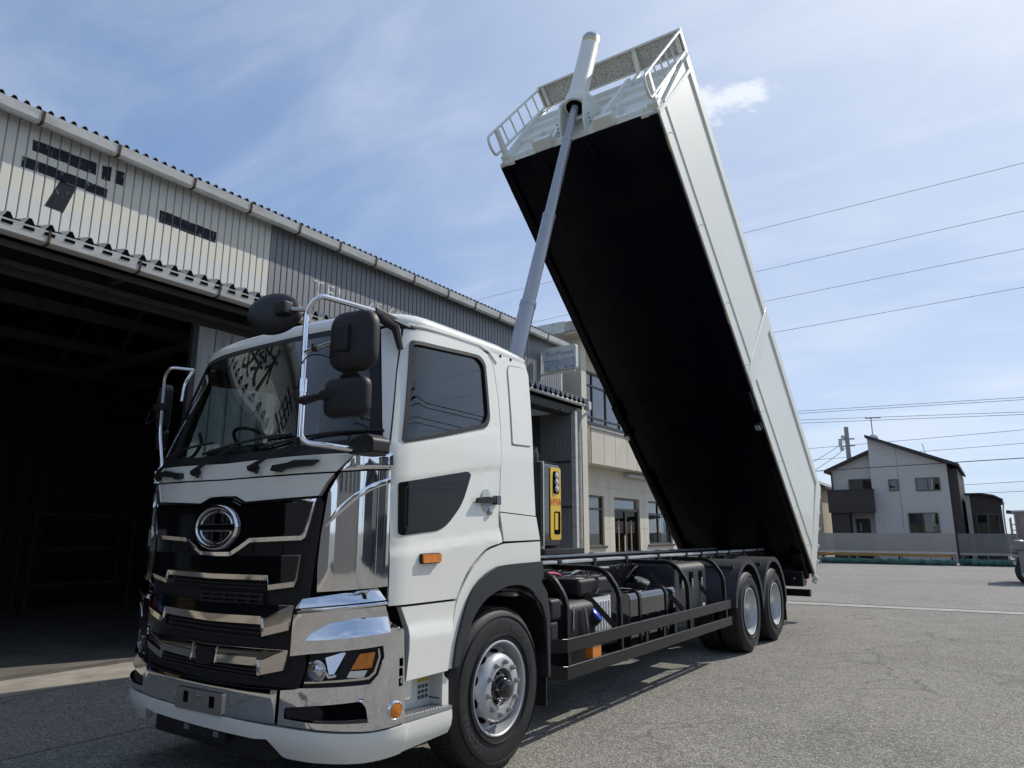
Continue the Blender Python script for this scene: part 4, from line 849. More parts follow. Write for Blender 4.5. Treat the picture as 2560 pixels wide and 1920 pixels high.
# ---- doors and cab sides
DOOR = [(1.222,2.885),(1.30,2.897),(1.70,2.909),(2.22,2.914),(2.331,2.885),(2.387,2.812),(2.414,2.534),(2.411,2.341),(2.378,1.62)]+cr([(2.430,1.508),(2.244,1.472),(2.145,1.420),(2.044,1.346),(1.965,1.255),(1.907,1.157)])+[(1.314,1.157),(1.308,1.557),(1.276,2.115),(1.230,2.57)]
DWIN = fillet([(1.285,2.795),(2.215,2.838),(2.275,2.79),(2.272,2.39),(2.225,2.322),(1.375,2.122),(1.355,2.138)], [.03,.06,.05,.04,.05,.02,.02])
def belt(s): return 2.105+.195*(s-1.27)
def midl(s): return 1.88+.16*(s-1.30)
def lowl(s): return 1.452+.10*(s-1.55)
def creases(s, z):
    N_ = [(belt(s),0),(belt(s)-.018,.004),(midl(s)+.0,.001),(midl(s)-.025,-.004),(lowl(s)+.06,-.002),(lowl(s),.009),(1.15,.003)]
    if z >= N_[0][0]: c = 0
    else:
        c = N_[-1][1]
        for (za, ca), (zb, cb) in zip(N_[:-1], N_[1:]):
            if za >= z >= zb: c = ca+(cb-ca)*(za-z)/(za-zb); break
    e = min(s-1.285, 2.405-s); return c*max(0, min(1, e/.02))
CL = [((1.31,f(1.31)+d), (2.37,f(2.37)+d)) for f, d in ((belt,0),(belt,-.018),(midl,0),(midl,-.025),(lowl,.06),(lowl,0))]
LWIN = fillet([(1.353,1.866),(2.008,1.980),(2.049,1.962),(1.956,1.757),(1.809,1.625),(1.721,1.585),(1.394,1.555),(1.362,1.566)], [.015,.03,.02,.08,.08,.05,.02,.02])
TRIM = [(a, b) for a, b in DOOR]
for MM, far in ((Mc, False), (Mr, True)):
    d = panel('door', DOOR, 'white', TR, -.012, .008, MM, holes=[DWIN], step=.032 if not far else .08, bevel=.006, tap=None if far else creases, lines=() if far else CL)
    panel('door_trim', TRIM, 'seat_cloth', d, -.05, -.03, MM, holes=[DWIN, LWIN], step=.09)
    o_ = [(a+(.012 if a > 1.8 else -.012), b+(.012 if b > 2.5 else -.012)) for a, b in DWIN]; i_ = [(a-(.014 if a > 1.8 else -.014), b-(.014 if b > 2.5 else -.014)) for a, b in DWIN]
    panel('window_seal', o_, 'plastic', d, -.01, .016, MM, holes=[i_], step=.05, bevel=.003)
    panel('door_glass', DWIN, 'side_glass', d, -.006, -.002, MM, step=.06)
    panel('lower_glass', LWIN, 'tint_slab', d, .0, .0105, MM, step=.05, bevel=.003)
    panel('glass_line', [(1.70+(a-1.70)*.86, 1.745+(b-1.745)*.80) for a, b in LWIN], 'mesh_dark', d, .006, .0112, MM, holes=[[(1.70+(a-1.70)*.85, 1.745+(b-1.745)*.78) for a, b in LWIN]], step=.06)
    panel('handle_recess', [(2.22+.055*math.cos(t*math.pi/10), 1.795+.08*math.sin(t*math.pi/10)) for t in range(20)], 'interior_white', d, .004, .0135, MM, step=.04)
    hd = panel('door_handle', fillet([(2.09,1.772),(2.10,1.806),(2.20,1.818),(2.345,1.812),(2.35,1.782),(2.22,1.776)], .012), 'plastic', d, .016, .044, MM, step=.05, bevel=.010)
    panel('handle_end', fillet([(2.30,1.83),(2.35,1.83),(2.352,1.765),(2.30,1.765)], .01), 'gloss_black', d, .010, .047, MM, step=.05, bevel=.008)
    c = Vector(MM(2.262,1.715,.010)); n = Vector((1 if not far else -1, 0, 0)); MB().lathe([(.022,0),(.022,.012),(.014,.018),(.004,.018)], c, n, 16).build('lock', 'steel', d)
    si = panel('side_indicator', fillet([(1.535,1.446),(1.720,1.448),(1.722,1.386),(1.54,1.384)], .014), 'plastic', d, .0, .030, MM, step=.05, bevel=.006); panel('indicator_lens', fillet([(1.545,1.442),(1.714,1.444),(1.716,1.392),(1.55,1.390)], .010), 'amber', d, .026, .044, MM, step=.05, bevel=.010)
    st = .045 if not far else .1
    q = panel('rear_quarter', [(2.340,2.893),(2.50,2.935),(2.78,2.945),(2.85,2.91),(2.878,2.82),(2.832,2.10),(2.864,1.700),(2.385,1.722),(2.419,2.341),(2.422,2.534),(2.395,2.815)], 'white', TR, -.02, .008, MM, step=st, bevel=.006)
    panel('vent_groove', fillet([(2.565,2.81),(2.59,2.852),(2.80,2.874),(2.844,2.83),(2.815,2.225),(2.543,2.213)], [.02,.03,.03,.03,.02,.02]), 'shed_gap', q, .0, .0092, MM, step=.06)
    panel('vent_cover', fillet([(2.575,2.80),(2.60,2.84),(2.79,2.862),(2.832,2.82),(2.803,2.235),(2.555,2.225)], [.02,.03,.03,.03,.02,.02]), 'white', q, .0, .016, MM, step=.05, bevel=.006)
    for ss, zz in ((2.50,2.905),(2.64,2.905)):
        c = Vector(MM(ss,zz,.008)); MB().lathe([(.012,0),(.012,.004),(.004,.006)], c, n, 12).build('plug', 'dark', q)
    panel('rear_lower', [(2.386,1.713),(2.864,1.692),(2.917,1.520),(2.437,1.512)], 'white', TR, -.02, .014, MM, step=st, bevel=.006)
    panel('fender', [(2.918,1.508),(2.922,1.34)]+cr([(2.442,1.330),(2.293,1.31),(2.137,1.244),(2.04,1.148),(1.93,.928),(1.888,.742)])+cr([(1.824,.739),(1.868,.972),(1.916,1.140),(1.977,1.236),(2.060,1.327),(2.160,1.400),(2.256,1.455),(2.442,1.496)]), 'white', TR, -.02, .014, MM, step=st, bevel=.006)
    panel('side_skirt', [(1.40,1.143),(1.899,1.143),(1.857,.972),(1.814,.737),(1.44,.735),(1.460,.9),(1.460,1.023)], 'white', TR, -.03, .014, MM, step=st, bevel=.008, tap=lambda s, z: .016*max(0, min(1, (1.03-z)/.05)))
    panel('wheel_arch_flare', cr([(1.871,.745),(1.913,.925),(2.021,1.154),(2.137,1.261),(2.293,1.327),(2.442,1.349),(2.918,1.359)])+[(2.936,1.251),(2.86,1.17)]+cr([(2.80,1.138),(2.707,1.183),(2.581,1.205),(2.427,1.199),(2.28,1.163),(2.171,1.116),(2.068,1.028),(1.984,.90),(1.918,.745)]), 'flare', TR, -.06, .036, MM, step=.045, bevel=.014)
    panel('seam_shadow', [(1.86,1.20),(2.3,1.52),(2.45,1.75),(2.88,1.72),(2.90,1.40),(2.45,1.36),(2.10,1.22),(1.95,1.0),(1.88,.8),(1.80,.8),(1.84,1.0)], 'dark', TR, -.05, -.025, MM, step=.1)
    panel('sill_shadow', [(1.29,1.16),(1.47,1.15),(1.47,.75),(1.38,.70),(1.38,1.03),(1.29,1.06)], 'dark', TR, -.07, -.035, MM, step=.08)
    # step well
    wl = panel('step_well', [(1.41,.76),(1.90,.76),(1.86,.36),(1.41,.36)], 'white', TR, -.13, -.105, MM, step=.1)
    panel('well_cheek', fillet([(1.80,.755),(1.82,.70),(1.858,.675),(1.862,.52),(1.80,.52)], .01), 'white', wl, -.11, .0, MM, step=.06, bevel=.008)
    panel('step_lamp', fillet([(1.475,.735),(1.605,.735),(1.605,.60),(1.475,.60)], .03), 'lamp_lens', wl, -.106, -.075, MM, step=.06, bevel=.01)
    panel('warning_label', [(1.685,.69),(1.79,.69),(1.79,.565),(1.685,.565)], 'white_plastic', wl, -.106, -.1035, MM, step=.1); panel('label_band', [(1.685,.69),(1.79,.69),(1.79,.672),(1.685,.672)], 'yellow', wl, -.104, -.1025, MM, step=.1)
    for k in range(9):
        a_, b_ = 1.692+(k % 3)*.032, .655-(k//3)*.03; panel('label_print', [(a_,b_),(a_+.026,b_),(a_+.026,b_-.02),(a_,b_-.02)], 'shed_gap_grey', wl, -.104, -.1028, MM, step=.1)
    panel('step_tread', [(1.425,.545),(1.862,.530),(1.862,.510),(1.425,.512)], 'alu_step', wl, -.11, .030, MM, step=.06, bevel=.006)
    for k in range(16): panel('tread_stud', [(1.45+k*.025,.549-k*.0009),(1.466+k*.025,.548-k*.0009),(1.466+k*.025,.540-k*.0009),(1.45+k*.025,.540-k*.0009)], 'alu_step', wl, -.09, .018, MM, step=.1)
    panel('step_panel', [(1.430,.508),(1.862,.506),(1.866,.46),(1.850,.372),(1.433,.350)], 'white', TR, -.10, .030, MM, step=.06, bevel=.010, tap=lambda s, z: -.05*max(0, (.42-z)/.1))
# ---- roof, floor, back and interior
lv = [(2.905,.004),(2.935,.016),(2.975,.004),(3.01,-.045),(3.04,-.13),(3.058,-.30),(3.068,-.55)]
vs, fs = [], []; nS = 61; SM = 2.83
for z, c in lv:
    k = max(0, .1-c)*.9
    for i in range(nS):
        s = -SM+2*SM*i/(nS-1); x, y, zz = Mc(s, min(z, 2.93), 0); sc = 1+c/1.1; y2 = y
        vs.append((x*sc, max(min(y2, .40), -9)+(-c*.75 if y < -.3 else (c*.5 if y > .2 else 0)), z-.06*max(0, (y-.1))*1.2 if z > 2.95 else z))
for j in range(len(lv)-1):
    for i in range(nS-1): fs.append((j*nS+i, j*nS+i+1, (j+1)*nS+i+1, (j+1)*nS+i))
    fs.append((j*nS+nS-1, j*nS, (j+1)*nS, (j+1)*nS+nS-1))
fs.append(tuple(range((len(lv)-1)*nS, len(lv)*nS)))
roof = MB().add(vs, fs).build('roof', 'white', TR, smooth=60)
panel('roof_gutter', [(1.24,2.93),(1.70,2.944),(2.24,2.948),(2.36,2.925),(2.43,2.86),(2.435,2.83),(2.41,2.85),(2.345,2.905),(2.23,2.930),(1.70,2.925),(1.24,2.912)], 'white', roof, .0, .018, Mc, step=.05, bevel=.006)
box('cab_back', -1.14, 1.14, .30, .40, 1.1, 2.93, 'white', TR, .03); box('cab_floor', -1.13, 1.13, -1.2, .30, 1.22, 1.28, 'dark', TR); box('headliner', -1.1, 1.1, -.9, .29, 2.88, 2.90, 'seat_cloth', TR); box('rear_trim', -1.12, 1.12, .26, .295, 1.28, 2.88, 'seat_cloth', TR)
ds = MB().prism([(-1.30,1.5),(-.80,1.5),(-.78,2.02),(-.92,2.13),(-1.10,2.10),(-1.25,2.05)], 'x', -1.08, 1.08).build('dashboard', 'plastic', TR, .02); box('binnacle', -.95, -.35, -1.02, -.80, 2.08, 2.22, 'plastic', ds, .05, 3); box('monitor', -.2, .12, -.99, -.93, 2.08, 2.28, 'gloss_black', ds, .01)
a_ = Vector((0,.55,.83)).normalized(); st = MB().lathe([(.235,-.012),(.247,0),(.235,.012),(.22,.008),(.22,-.008)], (-.62,-.74,2.24), a_, 40, True).build('steering_wheel', 'plastic', TR); MB().bar(Vector((-.84,-.74,2.24)), Vector((-.40,-.74,2.24)), .03, .05, a_).build('wheel_spoke', 'plastic', st); MB().tube([(-.62,-.74,2.24),(-.62,-.9,2.0)], .04).build('wheel_column', 'plastic', st)
for x_ in (-.62, .66):
    s_ = box('seat', x_-.25, x_+.25, -.55, -.02, 1.62, 1.82, 'seat_cloth', TR, .06, 3); box('seat_back', x_-.25, x_+.25, -.10, .06, 1.80, 2.42, 'seat_cloth', s_, .06, 3); box('head_rest', x_-.13, x_+.13, -.08, .04, 2.44, 2.66, 'seat_cloth', s_, .05, 3)
tube('grab_rail', bend([(-1.10,-1.10,2.12),(-1.09,-1.02,2.16),(-1.08,-.96,2.28),(-1.10,-.98,2.36)], .05), .014, 'plastic', TR, 8)
for p_ in ((-1.02,-1.02,2.62),(-1.04,-1.16,2.12)): pass
# ---- mirrors (kerb side)
mi = tube('mirror_frame', bend([(1.14,-1.31,2.045),(1.10,-1.50,2.055),(.975,-1.61,2.07),(.965,-1.62,2.2),(.955,-1.62,2.86),(1.03,-1.60,2.945),(1.06,-1.18,2.955)], .09, 8), .0165, 'chrome', TR, 14)
tube('mirror_frame_collar', [(.966,-1.62,2.36),(.965,-1.62,2.44)], .027, 'chrome', mi, 14); tube('mirror_post', [(.967,-1.62,2.1),(.966,-1.62,2.4)], .023, 'chrome', mi, 14)
MB().prism(fillet([(1.09,2.02),(1.30,2.02),(1.30,2.10),(1.24,2.135),(1.12,2.11)], .02), 'y', -1.37, -1.23).build('mirror_foot', 'plastic', mi, .018, 3)
MB().bar((1.06,-1.18,2.955), (1.07,-1.0,2.93), .05, .05).build('roof_bracket', 'plastic', mi, .01); tube('roof_bracket', [(1.04,-1.14,2.94),(1.13,-1.05,2.86),(1.16,-1.03,2.72)], [.03,.03,.02], 'plastic', mi, 8); tube('roof_bracket', [(1.06,-1.08,2.94),(1.13,-.86,2.885)], .018, 'plastic', mi, 8)
def shell(name, x0, x1, z0, z1, y, dep, r, parent, tilt=0.0):
    """mirror housing: rounded outline, domed back facing forward"""
    o_ = fillet([(x0,z0),(x1,z0),(x1,z1),(x0,z1)], r, 7); cx, cz = (x0+x1)/2, (z0+z1)/2; b = MB(); n = len(o_); vs = []
    for sc, dy in ((.96,.0),(1.0,-.012),(1.0,-dep*.45),(.95,-dep*.78),(.80,-dep*.95),(.45,-dep)): vs += [(cx+(x-cx)*sc, y+dy+tilt*(x-cx), cz+(z-cz)*sc) for x, z in o_]
    fs = [(j*n+i, j*n+(i+1) % n, (j+1)*n+(i+1) % n, (j+1)*n+i) for j in range(5) for i in range(n)]+[tuple(range(n)), tuple(range(5*n, 6*n))]
    return b.add(vs, fs).build(name, 'plastic', parent, smooth=50)
sh = shell('mirror', 1.200, 1.498, 2.442, 2.786, -1.56, .085, .10, TR, .12); box('mirror_mount', 1.265, 1.365, -1.668, -1.63, 2.545, 2.70, 'plastic', sh, .012); tube('mirror_arm', [(.96,-1.62,2.600),(1.27,-1.645,2.618)], .013, 'chrome', sh, 10); box('arm_clip', 1.055, 1.075, -1.65, -1.61, 2.59, 2.63, 'plastic', sh)
sh2 = shell('mirror', 1.165, 1.455, 2.188, 2.412, -1.56, .075, .06, TR, .12); box('mirror_mount', 1.15, 1.26, -1.66, -1.62, 2.29, 2.345, 'plastic', sh2, .012); tube('mirror_arm', [(.965,-1.62,2.31),(1.17,-1.64,2.32)], [.03,.018], 'plastic', sh2, 10)
tube('mirror_cable', bend([(.965,-1.64,2.53),(1.05,-1.66,2.565),(1.17,-1.65,2.55),(1.30,-1.66,2.48)], .08), .004, 'plastic', sh, 6)
cen = Vector((.705,-1.66,2.872)); nn = Vector((.10,-.83,.30)).normalized(); ux = Vector((1,.1,-.27)).normalized(); uy = nn.cross(ux)
vs = []; n = 40
for sc, d in ((.93,-.028),(1.0,-.02),(1.0,.0),(.96,.022),(.84,.042),(.55,.056),(.2,.06)): vs += [cen+ux*(.212*sc*math.cos(2*math.pi*k/n))+uy*(.142*sc*math.sin(2*math.pi*k/n))+nn*d for k in range(n)]
um = MB().add(vs, [(j*n+i, j*n+(i+1) % n, (j+1)*n+(i+1) % n, (j+1)*n+i) for j in range(6) for i in range(n)]+[tuple(range(n)), tuple(range(6*n, 7*n))]).build('under_mirror', 'plastic', TR, smooth=60)
box('mirror_mount', .80, .90, -1.74, -1.67, 2.825, 2.905, 'plastic', um, .014); tube('mirror_arm', [(.88,-1.69,2.862),(.955,-1.62,2.862)], .014, 'steel', um, 10)
# driver side
mf = tube('mirror_frame', bend([(-1.06,-1.10,2.86),(-1.22,-1.22,2.88),(-1.32,-1.20,2.82),(-1.335,-1.18,2.35),(-1.22,-1.20,2.10),(-1.15,-1.25,2.05)], .08, 8), .0125, 'chrome', TR, 12)
tube('mirror_frame_brace', bend([(-1.07,-1.10,2.86),(-1.12,-1.14,2.74),(-1.10,-1.16,2.60)], .06), .012, 'chrome', mf, 8)
s3 = shell('mirror', -1.58, -1.36, 2.40, 2.78, -1.05, .10, .08, TR, -.35); box('mirror_clamp', -1.42, -1.30, -1.22, -1.14, 2.54, 2.60, 'plastic', s3, .012); s4 = shell('mirror', -1.56, -1.37, 2.24, 2.40, -1.05, .08, .05, TR, -.35)
tube('mirror_cable', bend([(-1.34,-1.2,2.5),(-1.45,-1.25,2.42),(-1.52,-1.18,2.55)], .05), .004, 'plastic', s3, 6)
# ---- wheels
def wheel_at(x, y, front, sgn):
    """sgn: +1 outer face towards +x"""
    w = empty('wheel', (x, y-3, .53), TR); a = (sgn, 0, 0); c = Vector((x, y, .53)); hw = .148
    prof = [(.292,-hw+.02),(.315,-hw),(.36,-hw-.004),(.43,-hw-.012),(.485,-hw+.0),(.512,-hw+.02),(.525,-hw+.045),(.530,-.05),(.530,.05),(.525,hw-.045),(.512,hw-.02),(.485,hw),(.43,hw+.012),(.36,hw+.004),(.315,hw),(.292,hw-.02)]
    MB().lathe([p for p in prof if abs(p[1]) > .10], c, a, 72, True).build('tyre', 'rubber', w, smooth=30)
    # tread band of separate ribs
    for k, (o0, o1) in enumerate(((-.118,-.066),(-.056,-.022),(-.016,.016),(.022,.056),(.066,.118))):
        MB().lathe([(.500,o0),(.531-abs(o0+o1)*.02,o0),(.531-abs(o0+o1)*.02,o1),(.500,o1)], c, a, 72, True).build('tread_rib', 'tyre_tread', w, smooth=30)
    MB().lathe([(.505,-.125),(.512,-.06),(.512,.06),(.505,.125),(.44,.12),(.44,-.12)], c, a, 60, True).build('tread_base', 'dark', w)
    for r_ in (.465, .472, .345): MB().lathe([(r_-.003,hw+.0),(r_,hw+(.016 if r_ < .4 else .010)),(r_+.003,hw+.0)], c, a, 60, True).build('sidewall_ring', 'rubber', w)
    if front:
        rim = MB().lathe([(.298,.10),(.309,.135),(.309,.152),(.300,.155),(.292,.148),(.286,.10),(.276,.055),(.262,.045),(.250,.055),(.236,.085),(.222,.128),(.205,.158),(.190,.166),(.150,.166),(.128,.166),(.122,.150),(.118,.10),(.02,.10)], c, a, 72, cap0=False).build('rim', 'silver', w, smooth=35)
        for k in range(10):
            t = 2*math.pi*(k+.5)/10; d = Vector((0, math.cos(t), math.sin(t))); n_ = (Vector(a)*.33+d*.94).normalized(); tang = Vector((0,-math.sin(t),math.cos(t))); u_ = n_.cross(tang).normalized(); q = c+Vector(a)*.098+d*.2365
            vs = [q+n_*.003+tang*.034*math.cos(2*math.pi*j/16)+u_*.024*math.sin(2*math.pi*j/16) for j in range(16)]; vs2 = [v-n_*.01 for v in vs]
            MB().add(vs+vs2, [tuple(range(16)), tuple(range(16,32))[::-1]]+[(j, (j+1) % 16, 16+(j+1) % 16, 16+j) for j in range(16)]).build('hand_hole', 'dark', rim, smooth=30)
            t = 2*math.pi*k/10+.15; q = c+Vector(a)*.166+Vector((0, math.cos(t)*.168, math.sin(t)*.168)); MB().lathe([(.020,0),(.020,.008),(.0165,.008),(.0165,.022),(.010,.024),(.010,.032),(.006,.033)], q, a, 6).build('wheel_nut', 'steel', rim, smooth=20)
        hb = MB().lathe([(.122,.10),(.12,.135),(.09,.150),(.075,.155),(.065,.20),(.058,.225),(.05,.232),(.01,.234)], c, a, 36).build('hub', 'gloss_black', w); 
        for k in range(5):
            t = 2*math.pi*k/5+.5; MB().lathe([(.013,0),(.013,.012),(.006,.014)], c+Vector(a)*.148+Vector((0, math.cos(t)*.098, math.sin(t)*.098)), a, 6).build('hub_bolt', 'paint_black', hb)
        if sgn > 0:
            def ring(r0, t0):
                def f(x_, y_): 
                    t = t0-x_/r0; rr = r0+y_; return c+Vector((hw+.0125-.9*max(0, rr-.44)*.0, math.cos(t)*rr, math.sin(t)*rr))
                return f
            text('tyre_lettering', 'BRIDGESTONE', .062, (0,0,0), (0,1,0), (0,0,1), 'tyre_print', w, 1.25, fn=ring(.405, math.radians(38)))
            text('tyre_lettering', 'ECOPIA', .075, (0,0,0), (0,1,0), (0,0,1), 'tyre_print', w, 1.35, fn=ring(.405, math.radians(215)))
    else:
        MB().lathe([(.298,.10),(.309,.135),(.309,.152),(.300,.155),(.292,.148),(.284,.10),(.268,.06),(.262,-.02),(.255,-.07),(.235,-.095),(.20,-.10),(.15,-.105),(.145,-.07),(.11,-.05),(.02,-.045)], c, a, 60, cap0=False).build('rim', 'silver', w, smooth=35)
    return w
wheel_at(1.075, 0, True, 1); wheel_at(-1.075, 0, True, -1)
for yy in (5.90, 7.21):
    wheel_at(1.085, yy, False, 1); wheel_at(.755, yy, False, -1); wheel_at(-1.085, yy, False, -1); wheel_at(-.755, yy, False, 1)
    ax = MB().tube([(-.9,yy,.53),(.9,yy,.53)], .085).build('axle', 'paint_black', TR); MB().lathe([(.1,-.2),(.2,-.1),(.22,0),(.2,.1),(.1,.2)], (0,yy,.55), (1,0,0), 24).build('differential', 'paint_black', ax)
MB().bar((-.95,0,.50), (.95,0,.50), .14, .12).build('axle', 'paint_black', TR, .02)
# ---- chassis
for sx in (-1, 1):
    r_ = MB().prism([(sx*.41,.98),(sx*.49,.98),(sx*.49,1.265),(sx*.41,1.265)], 'y', .2, 9.75).build('chassis_rail', 'paint_black', TR, .006, 1)
    box('rail_cap', min(sx*.395,sx*.505), max(sx*.395,sx*.505), .55, 9.55, 1.266, 1.300, 'rail_top', r_, .010)
    for k, yy in enumerate((1.6,2.0,2.75,3.55,4.5,5.5,6.1,6.8,7.4,8.2,9.0)): box('rail_clip', min(sx*.44,sx*.515), max(sx*.44,sx*.515), yy, yy+.07, 1.22, 1.308, 'plastic', r_, .008)
    box('inner_rail', min(sx*.34,sx*.42), max(sx*.34,sx*.42), .2, 9.6, .82, .975, 'paint_black', r_)
for yy in (.9,2.2,3.4,4.7,6.5,8.2,9.6): box('cross_member', -.40, .40, yy, yy+.12, .90, 1.18, 'paint_black', TR)
box('gearbox', -.30, .30, .9, 2.3, .55, 1.0, 'paint_black', TR, .05); tube('prop_shaft', [(0,2.3,.72),(0,5.7,.6)], .06, 'paint_black', TR)
box('engine_block', -.42, .42, -1.0, .8, .62, 1.2, 'dark', TR, .05); box('engine_tunnel', -1.1, 1.1, -1.1, .2, 1.14, 1.2, 'dark', TR)
# inner front wheel housing, mudflap, side marker block
for sx in (1, -1):
    P = [(-.62,.55),(-.58,.80),(-.46,1.03),(-.25,1.14),(0,1.17),(.26,1.15),(.46,1.08),(.58,.93),(.62,.60)]; Q = [(a*1.03, b+.02) for a, b in P]
    MB().prism(P+Q[::-1], 'x', min(sx*.78,sx*1.22), max(sx*.78,sx*1.22)).build('wheel_housing', 'plastic', TR, smooth=60); box('housing_back', min(sx*.62,sx*.78), max(sx*.62,sx*.78), -.6, .6, .5, 1.2, 'dark', TR)
    MB().prism([(.40,1.20),(.50,1.24),(.62,1.12),(.66,.95),(.66,.50),(.62,.50),(.60,.9),(.54,1.03),(.42,1.12)], 'x', min(sx*.80,sx*1.235), max(sx*.80,sx*1.235)).build('fender_extension', 'flare', TR, .010, 2); mf_ = box('mudflap', min(sx*.86,sx*1.20), max(sx*.86,sx*1.20), .640, .655, .285, .62, 'rubber', TR)
    b_ = box('corner_lamp', min(sx*1.12,sx*1.235), max(sx*1.12,sx*1.235), .665, .83, .90, 1.06, 'plastic', TR, .03, 3); box('corner_lamp_lower', min(sx*1.12,sx*1.225), max(sx*1.12,sx*1.225), .665, .80, .74, .895, 'plastic', b_, .03, 3)
# ---- side guards
for sx in (1, -1):
    x0, x1 = (1.185, 1.215) if sx > 0 else (-1.215, -1.185)
    for z0, z1 in ((.628,.735),(.425,.528)):
        g = MB().add([(v[0]*sx, v[1], v[2]) for zz in (z0, z1) for v in ((1.02,.80,zz),(1.185,.95,zz),(1.185,5.15,zz),(1.215,5.15,zz),(1.215,.945,zz),(1.03,.775,zz))], [(0,1,2,3,4,5)[::-1], (6,7,8,9,10,11)]+[(i, (i+1) % 6, 6+(i+1) % 6, 6+i) for i in range(6)]).build('side_guard', 'paint_black', TR, .004, 1, smooth=30)
    for yy in (.99, 1.97, 3.72, 4.98):
        pr_ = [(.50,1.235),(.95,1.235),(1.06,1.19),(1.175,1.03),(1.18,.43)]; P = bend([(sx*a, yy, b) for a, b in pr_], .08, 5); b = MB()
        vs = []; fs = []
        for i, p in enumerate(P):
            t = (P[min(i+1, len(P)-1)]-P[max(i-1, 0)]).normalized(); n_ = Vector((t.z, 0, -t.x))*sx
            vs += [p+Vector((0,-.022,0))+n_*.016, p+Vector((0,.022,0))+n_*.016, p+Vector((0,.022,0))-n_*.03, p+Vector((0,-.022,0))-n_*.03]
        for i in range(len(P)-1): fs += [(i*4+k, i*4+(k+1) % 4, i*4+4+(k+1) % 4, i*4+4+k) for k in range(4)]
        fs += [(0,1,2,3), tuple(range(len(P)*4-4, len(P)*4))]; k_ = b.add(vs, fs).build('guard_bracket', 'paint_black', TR, .005, 1); MB().lathe([(.012,0),(.012,.012),(.005,.014)], (sx*.55,yy,1.252), (0,0,1), 6).build('bolt', 'steel', k_)
    for yy in (1.60, 3.30, 4.35): MB().bar((sx*1.17,yy+.28,.74), (sx*.92,yy,1.13), .012, .05).build('diagonal_stay', 'paint_black', TR)
    for yy in (2.55, 3.0, 3.3): box('guard_upright', min(sx*1.16,sx*1.183), max(sx*1.16,sx*1.183), yy, yy+.05, .43, .73, 'paint_black', TR)
    al = box('guard_reflector', min(sx*1.13,sx*1.205), max(sx*1.13,sx*1.205), 1.39, 1.55, .525, .625, 'amber', TR, .008)
# ---- tanks and boxes along the near side
dt = MB().prism(fillet([(.56,.46),(1.06,.46),(1.06,.93),(.98,.99),(.56,.99)], .05), 'y', 1.22, 1.72).build('additive_tank', 'plastic', TR, .03, 3)
MB().lathe([(.075,0),(.075,.06),(.060,.062)], (1.02,1.70,.80), (.72,.25,.62), 20).build('tank_neck', 'plastic', dt); MB().lathe([(.066,.055),(.070,.06),(.070,.085),(.055,.095),(.01,.097)], (1.02,1.70,.80), (.72,.25,.62), 12).build('blue_cap', 'blue_cap', dt)
tube('strap', [(1.065,1.32,.95),(1.07,1.30,.75)], .006, 'steel', dt, 6); tube('link_rod', bend([(1.08,1.47,.93),(1.09,1.48,.90),(1.09,1.55,.66)], .02), .012, 'steel', dt, 8)
cv = box('battery_cover', .60, 1.0, 1.55, 2.22, 1.0, 1.16, 'plastic', TR, .04, 3); box('battery', .62, .98, 1.78, 2.20, .60, .985, 'white_plastic', cv, .012)
for k in range(7): box('battery_rib', .981, .995, 1.80+k*.056, 1.83+k*.056, .64, .94, 'white_plastic', cv, .005, 1)
box('battery_tray', .55, 1.02, 1.74, 2.24, .55, .598, 'paint_black', cv); tube('wing_nut', [(1.0,1.85,1.02),(1.03,1.86,1.07)], .010, 'steel', cv, 6); tube('hose', bend([(.55,1.3,1.12),(.60,1.6,1.20),(.62,1.8,1.19),(.58,2.0,1.12)], .1), .014, 'pink_hose', cv, 8)
box('air_valve', .62, .75, 1.05, 1.2, 1.02, 1.12, 'plastic', TR, .02); tube('air_pipe', bend([(.52,1.0,1.16),(.60,1.5,1.19),(.56,2.6,1.17)], .1), .016, 'paint_black', TR, 8); tube('air_pipe', bend([(.52,1.9,1.10),(.62,2.3,1.22),(.60,2.9,1.20)], .1), .018, 'steel', TR, 8)
ftk = MB().prism(fillet([(.55,.40),(1.08,.40),(1.08,1.00),(.55,1.00)], .09, 6), 'y', 2.42, 3.62).build('fuel_tank', 'gloss_black', TR, .012, 2)
for yy in (2.62, 3.30): MB().prism(fillet([(.54,.392),(1.092,.392),(1.092,1.012),(.54,1.012)], .095, 6), 'y', yy, yy+.05).build('tank_strap', 'paint_black', ftk, .004, 1)
MB().lathe([(.075,0),(.072,.07),(.08,.075)], (.93,2.98,.99), (.35,.0,.93), 24).build('filler_neck', 'plastic', ftk); MB().lathe([(.082,.075),(.086,.08),(.086,.10),(.078,.108),(.02,.110)], (.93,2.98,.99), (.35,0,.93), 24).build('filler_cap', 'steel', ftk); box('tank_label', .80, .92, 2.70, 2.80, 1.001, 1.003, 'sticker', ftk)
tb = MB().prism(fillet([(.56,.62),(1.05,.62),(1.05,1.17),(.98,1.22),(.56,1.22)], .05, 5), 'y', 3.68, 4.72).build('tool_box', 'flare', TR, .02, 3)
for yy in (3.83, 4.15, 4.47): l_ = box('latch', 1.048, 1.066, yy, yy+.10, 1.00, 1.12, 'dark', tb, .01); box('latch_bail', 1.06, 1.075, yy+.03, yy+.07, .94, 1.04, 'steel', tb, .008)
box('label', 1.0505, 1.053, 4.55, 4.64, .70, .73, 'sticker', tb); box('bracket_plate', .50, .54, 2.3, 4.8, .70, 1.20, 'paint_black', TR)
for yy in (2.9, 4.6): tube('air_tank', [(.62,yy,.62),(.62,yy+.7,.62)] if yy > 4 else [(-.62,yy,.7),(-.62,yy+1.0,.7)], .13, 'paint_black', TR, 18)
box('far_tank', -1.05, -.56, 1.2, 4.6, .42, 1.02, 'paint_black', TR, .06)
